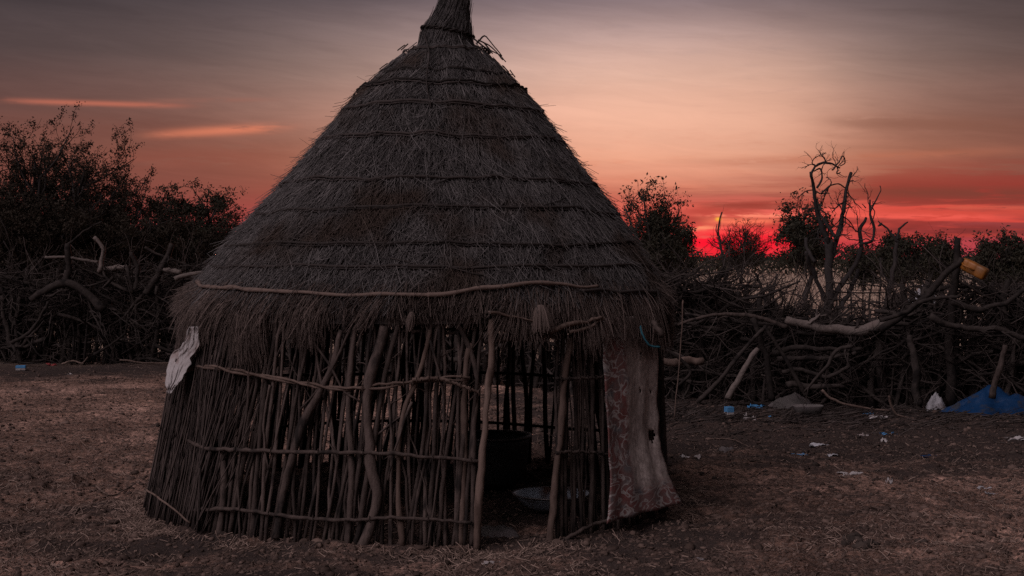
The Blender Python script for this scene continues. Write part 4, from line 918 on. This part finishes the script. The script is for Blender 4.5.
# left
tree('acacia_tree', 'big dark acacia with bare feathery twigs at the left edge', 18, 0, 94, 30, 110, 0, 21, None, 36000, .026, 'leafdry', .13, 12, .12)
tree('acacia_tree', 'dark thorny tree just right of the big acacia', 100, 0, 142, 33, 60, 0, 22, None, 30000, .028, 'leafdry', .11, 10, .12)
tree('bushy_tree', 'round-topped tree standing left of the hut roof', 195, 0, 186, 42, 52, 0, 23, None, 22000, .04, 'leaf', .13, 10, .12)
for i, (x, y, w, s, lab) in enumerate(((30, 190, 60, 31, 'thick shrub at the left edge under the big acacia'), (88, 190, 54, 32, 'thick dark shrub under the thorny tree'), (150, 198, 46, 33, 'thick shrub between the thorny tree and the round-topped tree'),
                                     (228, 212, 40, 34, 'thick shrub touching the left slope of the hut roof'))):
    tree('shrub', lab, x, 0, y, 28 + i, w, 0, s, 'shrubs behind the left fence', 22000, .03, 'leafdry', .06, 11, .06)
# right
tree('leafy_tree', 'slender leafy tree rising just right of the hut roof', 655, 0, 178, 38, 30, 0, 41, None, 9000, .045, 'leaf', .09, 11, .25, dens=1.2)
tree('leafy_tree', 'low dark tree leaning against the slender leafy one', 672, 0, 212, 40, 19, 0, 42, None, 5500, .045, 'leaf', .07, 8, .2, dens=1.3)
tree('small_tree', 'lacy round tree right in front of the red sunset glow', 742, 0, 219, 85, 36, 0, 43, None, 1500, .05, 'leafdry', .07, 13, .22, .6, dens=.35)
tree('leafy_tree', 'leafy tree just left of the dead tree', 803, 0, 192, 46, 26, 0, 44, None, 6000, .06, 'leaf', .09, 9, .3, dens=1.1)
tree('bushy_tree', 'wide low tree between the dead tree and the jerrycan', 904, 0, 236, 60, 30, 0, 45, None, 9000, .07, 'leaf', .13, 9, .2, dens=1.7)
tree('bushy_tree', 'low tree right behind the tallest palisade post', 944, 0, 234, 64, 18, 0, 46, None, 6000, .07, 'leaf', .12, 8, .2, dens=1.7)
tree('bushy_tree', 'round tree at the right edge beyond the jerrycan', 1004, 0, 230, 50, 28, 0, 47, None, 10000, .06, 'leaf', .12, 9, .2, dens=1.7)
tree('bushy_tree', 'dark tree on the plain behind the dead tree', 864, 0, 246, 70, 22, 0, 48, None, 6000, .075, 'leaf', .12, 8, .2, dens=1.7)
# the dead tree
dt = thing('dead_tree', (*at(828, 258, 23)[:2], 0), 'gaunt leafless dead tree with looping branches against the sunset', 'dead tree')
YD = 23
def dl(pts, r0, r1, n=22, dy=0.): return limb([at(x, y, YD + dy * k / len(pts)) for k, (x, y) in enumerate(pts)], r0, r1, 7, .3, n, .12)
dl([(828, 352), (829, 310), (830, 270), (831, 250), (829, 240)], .085, .065).build('trunk', M['trunk'], dt)
for pts, r0, r1, dy in (([(830, 262), (836, 240), (843, 215), (846, 195), (849, 180), (851, 173)], .075, .03, .5), ([(829, 245), (822, 228), (816, 210), (815, 192), (813, 180), (811, 172)], .06, .03, -.4),
        ([(811, 174), (816, 166), (824, 163), (833, 164), (840, 168)], .03, .018, .2), ([(836, 240), (828, 225), (820, 213), (817, 200)], .035, .02, .6), ([(817, 188), (822, 178), (820, 169), (812, 171)], .025, .015, .2),
        ([(832, 170), (838, 163), (843, 156), (845, 163), (840, 166)], .02, .01, .3), ([(822, 193), (830, 186), (838, 184), (846, 188)], .02, .012, .4), ([(846, 200), (838, 206), (832, 212)], .02, .01, -.5),
        ([(833, 300), (846, 278), (856, 262), (862, 246), (860, 230), (866, 218)], .075, .03, .6), ([(860, 246), (872, 240), (874, 228), (870, 212), (870, 200)], .04, .022, .3), ([(870, 212), (876, 200), (881, 189), (880, 186)], .018, .01, .2),
        ([(866, 208), (862, 204)], .014, .008, 0), ([(815, 262), (808, 250), (806, 238)], .05, .03, .3), ([(829, 310), (819, 285), (810, 265), (806, 252)], .06, .035, -.6), ([(842, 215), (850, 222), (856, 232)], .015, .008, .4),
        ([(838, 310), (852, 288), (858, 270)], .07, .05, .8)):
    dl(pts, r0 * .72, r1 * .8, 20, dy).build('dead_branch', M['trunk'], dt)
for (x, y) in ((816, 166), (826, 163), (838, 170), (846, 190), (848, 182), (842, 215), (836, 236), (820, 210), (814, 190), (830, 186), (860, 240), (870, 206), (858, 232), (845, 222), (838, 206), (825, 225)):
    out = []; mb = MB(); p0_ = at(x, y, YD + rng.normal(0, .2))
    for _ in range(3): branchy(out, p0_, rng.normal(size=3) * np.array([1, .6, 1]), rng.uniform(.2, .42), .011, 2, {2: 3, 1: 2}, .28, .5, .8, .65)
    put(mb, out, 4); mb.build('twig_cluster', M['trunk'], dt)
dt2 = thing('dead_tree', (*at(884, 258, 26)[:2], 0), 'smaller bare tree with thin forked twigs right of the dead tree', 'dead tree')
YD = 26
dl([(886, 345), (888, 300), (893, 270), (897, 240)], .07, .035).build('trunk', M['trunk'], dt2)
for pts in ([(897, 242), (890, 232), (882, 224), (878, 221)], [(897, 240), (900, 228), (906, 223), (908, 222)], [(890, 285), (882, 270), (880, 258)], [(882, 224), (878, 226)]): dl(pts, .03, .012, 12).build('dead_branch', M['trunk'], dt2)
dt3 = thing('sapling', (*at(722, 258, 40)[:2], 0), 'thin bare sapling reaching up into the red glow', 'sapling')
YD = 40
dl([(727, 310), (724, 270), (721, 245), (718, 232), (722, 212)], .05, .02).build('trunk', M['trunk'], dt3)
for pts in ([(722, 250), (714, 246), (708, 240)], [(720, 238), (716, 230), (717, 224)], [(721, 244), (728, 236), (731, 228)]): dl(pts, .022, .01, 10).build('dead_branch', M['trunk'], dt3)
# far line of bush on the horizon
mb = MB(); n = 60000
Xf = rng.uniform(-75, 75, n); Yf = rng.uniform(120, 150, n); top = 1.7 + 1.9 * np.clip(vnoise(Xf * .16, Yf * .05) + vnoise(Xf * .55 + 9, Yf * .1) * .6 + .25, 0, 1)
mb.leaves(np.stack([Xf, Yf, top * rng.random(n) ** .7], 1), .17); o = mb.build('treeline', M['leaf']); o['kind'] = 'stuff'
# low scrub just beyond the right fence
mb = MB(); out = []
for i in range(190):
    x = rng.uniform(662, 815); Yd = rng.uniform(17.5, 22); p = at(x, 300, Yd); p[2] = 0
    branchy(out, p, np.array([rng.normal(0, .5), rng.normal(0, .3), 1.]), rng.uniform(.6, 1.15), rng.uniform(.008, .018), 2, {2: 3, 1: 3}, .22, .35, .9, .55)
put(mb, out, 4); o = mb.build('thorn_scrub', M['twig']); o['kind'] = 'stuff'

# ================================================================== SKY, LIGHT, CAMERA
SUN_AZ, SUN_EL = math.atan((722 - 512) / F), math.radians(1.6)
w = bpy.data.worlds.new('World'); S.world = w; w.use_nodes = True
nt = w.node_tree; N = nt.nodes; L = nt.links; bg = N['Background']
def lin(c): return tuple((v / 255 / 12.92) if v / 255 <= .04045 else ((v / 255 + .055) / 1.055) ** 2.4 for v in c)
def mt(op, a, b=0.0, c=0.0, clamp=False):
    x = N.new('ShaderNodeMath'); x.operation = op; x.use_clamp = clamp
    for i, v in enumerate((a, b, c)):
        if isinstance(v, (int, float)): x.inputs[i].default_value = v
        else: L.new(v, x.inputs[i])
    return x.outputs[0]
def ramp(f, stops, scale=None):
    r = N.new('ShaderNodeValToRGB'); e = r.color_ramp.elements; r.color_ramp.interpolation = 'EASE' if scale is None else 'LINEAR'
    while len(e) < len(stops): e.new(.5)
    for q, (p, c) in zip(e, stops): q.position = p if scale is None else p / scale; q.color = (*c, 1)
    L.new(f, r.inputs[0]); return r.outputs[0]
def mix(f, a, c, mode='MIX'):
    x = N.new('ShaderNodeMix'); x.data_type = 'RGBA'; x.blend_type = mode
    if isinstance(f, (int, float)): x.inputs['Factor'].default_value = f
    else: L.new(f, x.inputs['Factor'])
    for s_, v in (('A', a), ('B', c)):
        if isinstance(v, tuple): x.inputs[s_].default_value = (*v, 1)
        else: L.new(v, x.inputs[s_])
    return x.outputs['Result']
tc = N.new('ShaderNodeTexCoord'); sx = N.new('ShaderNodeSeparateXYZ'); L.new(tc.outputs['Generated'], sx.inputs[0])
DEG = 180 / PI
el = mt('MULTIPLY', mt('ARCSINE', sx.outputs[2]), DEG); az = mt('MULTIPLY', mt('ARCTAN2', sx.outputs[0], sx.outputs[1]), DEG)
ep = mt('DIVIDE', mt('MAXIMUM', el, 0.0), 60.0)
def nz(sa, se, det, seed, rough=.55, tilt=0.0, dist=0.0):
    cb = N.new('ShaderNodeCombineXYZ'); L.new(mt('MULTIPLY', az, sa), cb.inputs[0]); L.new(mt('MULTIPLY', mt('ADD', el, mt('MULTIPLY', az, tilt)), se), cb.inputs[1]); cb.inputs[2].default_value = seed
    n = N.new('ShaderNodeTexNoise'); n.inputs['Scale'].default_value = 1; n.inputs['Detail'].default_value = det; n.inputs['Roughness'].default_value = rough; n.inputs['Distortion'].default_value = dist
    L.new(cb.outputs[0], n.inputs['Vector']); return n.outputs['Fac']
near = ramp(ep, [(e, lin(c)) for e, c in ((0, (228, 44, 54)), (.9, (226, 60, 58)), (1.9, (214, 84, 72)), (2.7, (204, 106, 84)), (4.0, (234, 156, 126)), (5.6, (236, 178, 156)), (7.2, (216, 178, 164)), (8.8, (178, 152, 149)), (10.4, (126, 112, 120)), (15, (118, 110, 120)), (26, (138, 130, 134)), (60, (146, 139, 145)))], 60)
far = ramp(ep, [(e, lin(c)) for e, c in ((0, (172, 64, 76)), (1.4, (146, 66, 66)), (2.6, (122, 68, 61)), (4.2, (122, 76, 67)), (6.0, (104, 74, 70)), (8.0, (82, 68, 69)), (10.4, (60, 54, 59)), (15, (88, 82, 88)), (26, (128, 121, 132)), (60, (142, 137, 152)))], 60)
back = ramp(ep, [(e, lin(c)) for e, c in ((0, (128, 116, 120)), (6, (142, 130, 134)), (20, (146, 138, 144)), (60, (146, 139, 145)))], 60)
dg = mt('SUBTRACT', az, 4.6)
asym = mt('MULTIPLY_ADD', mt('GREATER_THAN', dg, 0.0), -2.0, 10.5)
q = mt('DIVIDE', dg, asym); gl = mt('EXPONENT', mt('MULTIPLY', mt('MULTIPLY', q, q), -.85))
col = mix(gl, far, near)
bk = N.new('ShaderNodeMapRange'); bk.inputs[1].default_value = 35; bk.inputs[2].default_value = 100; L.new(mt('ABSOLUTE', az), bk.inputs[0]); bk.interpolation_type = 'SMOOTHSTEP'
# a veil of long thin streaks
soft = ramp(nz(.05, .55, 6, 3.1, .55, .06), [(.35, (.92, .91, .91)), (.65, (1.06, 1.05, 1.04))]); col = mix(1.0, col, soft, 'MULTIPLY')
soft2 = ramp(nz(.22, 1.7, 9, 5.7, .68, .1, .6), [(.3, (.93, .92, .92)), (.7, (1.07, 1.06, 1.05))]); col = mix(1.0, col, soft2, 'MULTIPLY')
def band(lo, lo2, hi2, hi):
    a = N.new('ShaderNodeMapRange'); a.inputs[1].default_value = lo; a.inputs[2].default_value = lo2; L.new(el, a.inputs[0])
    b = N.new('ShaderNodeMapRange'); b.inputs[1].default_value = hi; b.inputs[2].default_value = hi2; L.new(el, b.inputs[0]); return mt('MULTIPLY', a.outputs[0], b.outputs[0])
rightish = N.new('ShaderNodeMapRange'); rightish.inputs[1].default_value = 0; rightish.inputs[2].default_value = 9; L.new(az, rightish.inputs[0])
dk = ramp(nz(.11, 1.5, 6, 8.4, .55, .02, .3), [(.38, (0, 0, 0)), (.52, (1, 1, 1))])
col = mix(mt('MULTIPLY', mt('MULTIPLY', dk, band(.7, 1.2, 2.8, 4.0)), mt('MULTIPLY', rightish.outputs[0], .8)), col, lin((150, 52, 48)))
br = ramp(nz(.13, 2.2, 7, 2.7, .6, .015, .4), [(.45, (0, 0, 0)), (.56, (1, 1, 1))])
bcol = ramp(mt('EXPONENT', mt('MULTIPLY', mt('POWER', mt('DIVIDE', mt('SUBTRACT', az, 7.5), 7.0), 2.0), -1.0)), [(0, lin((214, 74, 64))), (1, lin((240, 98, 88)))])
col = mix(mt('MULTIPLY', mt('MULTIPLY', br, band(.6, 1.0, 2.0, 2.6)), mt('MULTIPLY', rightish.outputs[0], .95)), col, bcol)
def cloud(px, py, hw, hh, tilt, c, amt, rag=.6):
    a0 = math.degrees(math.atan((px - 512) / F)); e0 = math.degrees(math.atan((258 - py) / F)); k = math.degrees(1 / F)
    da = mt('SUBTRACT', az, a0); de = mt('SUBTRACT', mt('SUBTRACT', el, e0), mt('MULTIPLY', da, tilt))
    g_ = mt('EXPONENT', mt('MULTIPLY', mt('ADD', mt('POWER', mt('DIVIDE', da, hw * k), 4.0), mt('POWER', mt('DIVIDE', de, hh * k), 2.0)), -1.0))
    r_ = ramp(nz(.5, 3.0, 6, px * .1, .6), [(.5 - rag * .36, (0, 0, 0)), (.5 + rag * .02, (1, 1, 1))])
    return mt('MULTIPLY', mt('MULTIPLY', g_, r_), amt), c
for args in ((680, 122, 150, 62, 0, (240, 186, 160), .55, 1.6), (218, 134, 62, 4.5, .075, (222, 128, 98), .85), (95, 110, 80, 2.6, 0.0, (190, 108, 88), .8), (210, 104, 60, 2.2, .03, (150, 98, 86), .5), (60, 135, 130, 14, .02, (112, 66, 58), .4),
             (205, 160, 90, 12, .03, (140, 74, 62), .45), (960, 196, 110, 7, -.03, (116, 60, 52), .75), (990, 215, 120, 4.5, -.02, (206, 76, 64), .8), (975, 232, 120, 5, -.01, (120, 48, 46), .8),
             (720, 212, 46, 7, 0, (176, 62, 54), .8), (742, 222, 36, 3.4, .0, (255, 128, 96), .95), (714, 234, 34, 7, 0, (250, 110, 96), .7), (736, 242, 72, 13, 0, (255, 18, 48), 1.0),
             (752, 216, 46, 2.2, .0, (255, 140, 112), .95), (660, 207, 40, 3, .03, (226, 96, 84), .8), (820, 226, 60, 2.4, -.02, (226, 80, 72), .95), (912, 218, 80, 2.6, -.02, (236, 92, 80), .95), (985, 210, 60, 2, -.02, (206, 88, 72), .9), (770, 205, 60, 4, .02, (150, 58, 52), .85), (870, 236, 80, 3, 0, (140, 46, 46), .8), (690, 228, 26, 2.2, 0, (255, 150, 110), .9),
             (930, 130, 100, 8, -.05, (128, 82, 70), .5), (860, 160, 140, 4, .02, (180, 104, 82), .5)):
    f_, c_ = cloud(*args[:5], args[5], args[6], args[7] if len(args) > 7 else .25 if args[3] < 3.1 and args[0] > 600 else .6); col = mix(f_, col, lin(c_))
# the sun just showing through the bank
f_, c_ = cloud(718, 219, 3.2, 2.2, 0, (255, 190, 40), 1.0, .0)
k = math.degrees(1 / F); a0 = math.degrees(math.atan((718 - 512) / F)); e0 = math.degrees(math.atan((258 - 219.5) / F))
sd = mt('EXPONENT', mt('MULTIPLY', mt('ADD', mt('POWER', mt('DIVIDE', mt('SUBTRACT', az, a0), 2.6 * k), 2.0), mt('POWER', mt('DIVIDE', mt('SUBTRACT', el, e0), 1.8 * k), 2.0)), -1.0))
col = mix(sd, col, lin((255, 185, 60)))
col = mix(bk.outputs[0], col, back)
# bright patch added to the unseen sky behind the viewer, for directional light
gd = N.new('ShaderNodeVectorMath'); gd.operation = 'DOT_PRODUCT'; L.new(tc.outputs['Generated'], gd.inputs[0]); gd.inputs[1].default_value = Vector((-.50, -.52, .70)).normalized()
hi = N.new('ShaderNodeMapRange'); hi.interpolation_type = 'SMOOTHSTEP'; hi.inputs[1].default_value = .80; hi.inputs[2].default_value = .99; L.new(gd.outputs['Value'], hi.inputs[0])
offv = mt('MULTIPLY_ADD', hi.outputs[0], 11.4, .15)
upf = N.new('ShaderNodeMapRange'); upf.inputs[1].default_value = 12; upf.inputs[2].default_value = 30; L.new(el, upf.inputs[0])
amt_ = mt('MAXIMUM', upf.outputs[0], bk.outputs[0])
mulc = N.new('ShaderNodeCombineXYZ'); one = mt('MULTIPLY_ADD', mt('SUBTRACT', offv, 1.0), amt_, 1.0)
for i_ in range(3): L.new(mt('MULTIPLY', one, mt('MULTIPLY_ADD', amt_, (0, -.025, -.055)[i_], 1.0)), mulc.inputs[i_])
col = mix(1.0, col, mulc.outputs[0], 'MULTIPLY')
sky = N.new('ShaderNodeTexSky'); sky.sky_type = 'NISHITA'; sky.sun_disc = False; sky.sun_elevation = SUN_EL; sky.sun_rotation = SUN_AZ; sky.dust_density = 4
col = mix(1.0, col, mix(1.0, sky.outputs[0], (.002, .002, .002), 'MULTIPLY'), 'ADD')
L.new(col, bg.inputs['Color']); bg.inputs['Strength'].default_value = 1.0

sl = bpy.data.lights.new('sun', 'SUN'); sl.energy = .9; sl.angle = math.radians(6); sl.color = (1, .32, .22)
so = bpy.data.objects.new('sun', sl); COL.objects.link(so)
sd_ = Vector((math.sin(SUN_AZ) * math.cos(SUN_EL), math.cos(SUN_AZ) * math.cos(SUN_EL), math.sin(SUN_EL)))
so.rotation_euler = sd_.to_track_quat('Z', 'Y').to_euler()

cam = bpy.data.cameras.new('camera'); cam.lens = 50; cam.sensor_width = 36; cam.clip_end = 3000; cam.clip_start = .05
co = bpy.data.objects.new('camera', cam); COL.objects.link(co); co.location = CAM; co.rotation_euler = (PI / 2 - TILT, 0, 0); S.camera = co
S.view_settings.view_transform = 'Standard'; S.view_settings.look = 'None'; S.view_settings.exposure = 0; S.view_settings.gamma = 1; S.view_settings.use_curve_mapping = False
S.render.engine = 'CYCLES'; S.cycles.max_bounces = 4; S.cycles.diffuse_bounces = 1; S.cycles.use_denoising = False
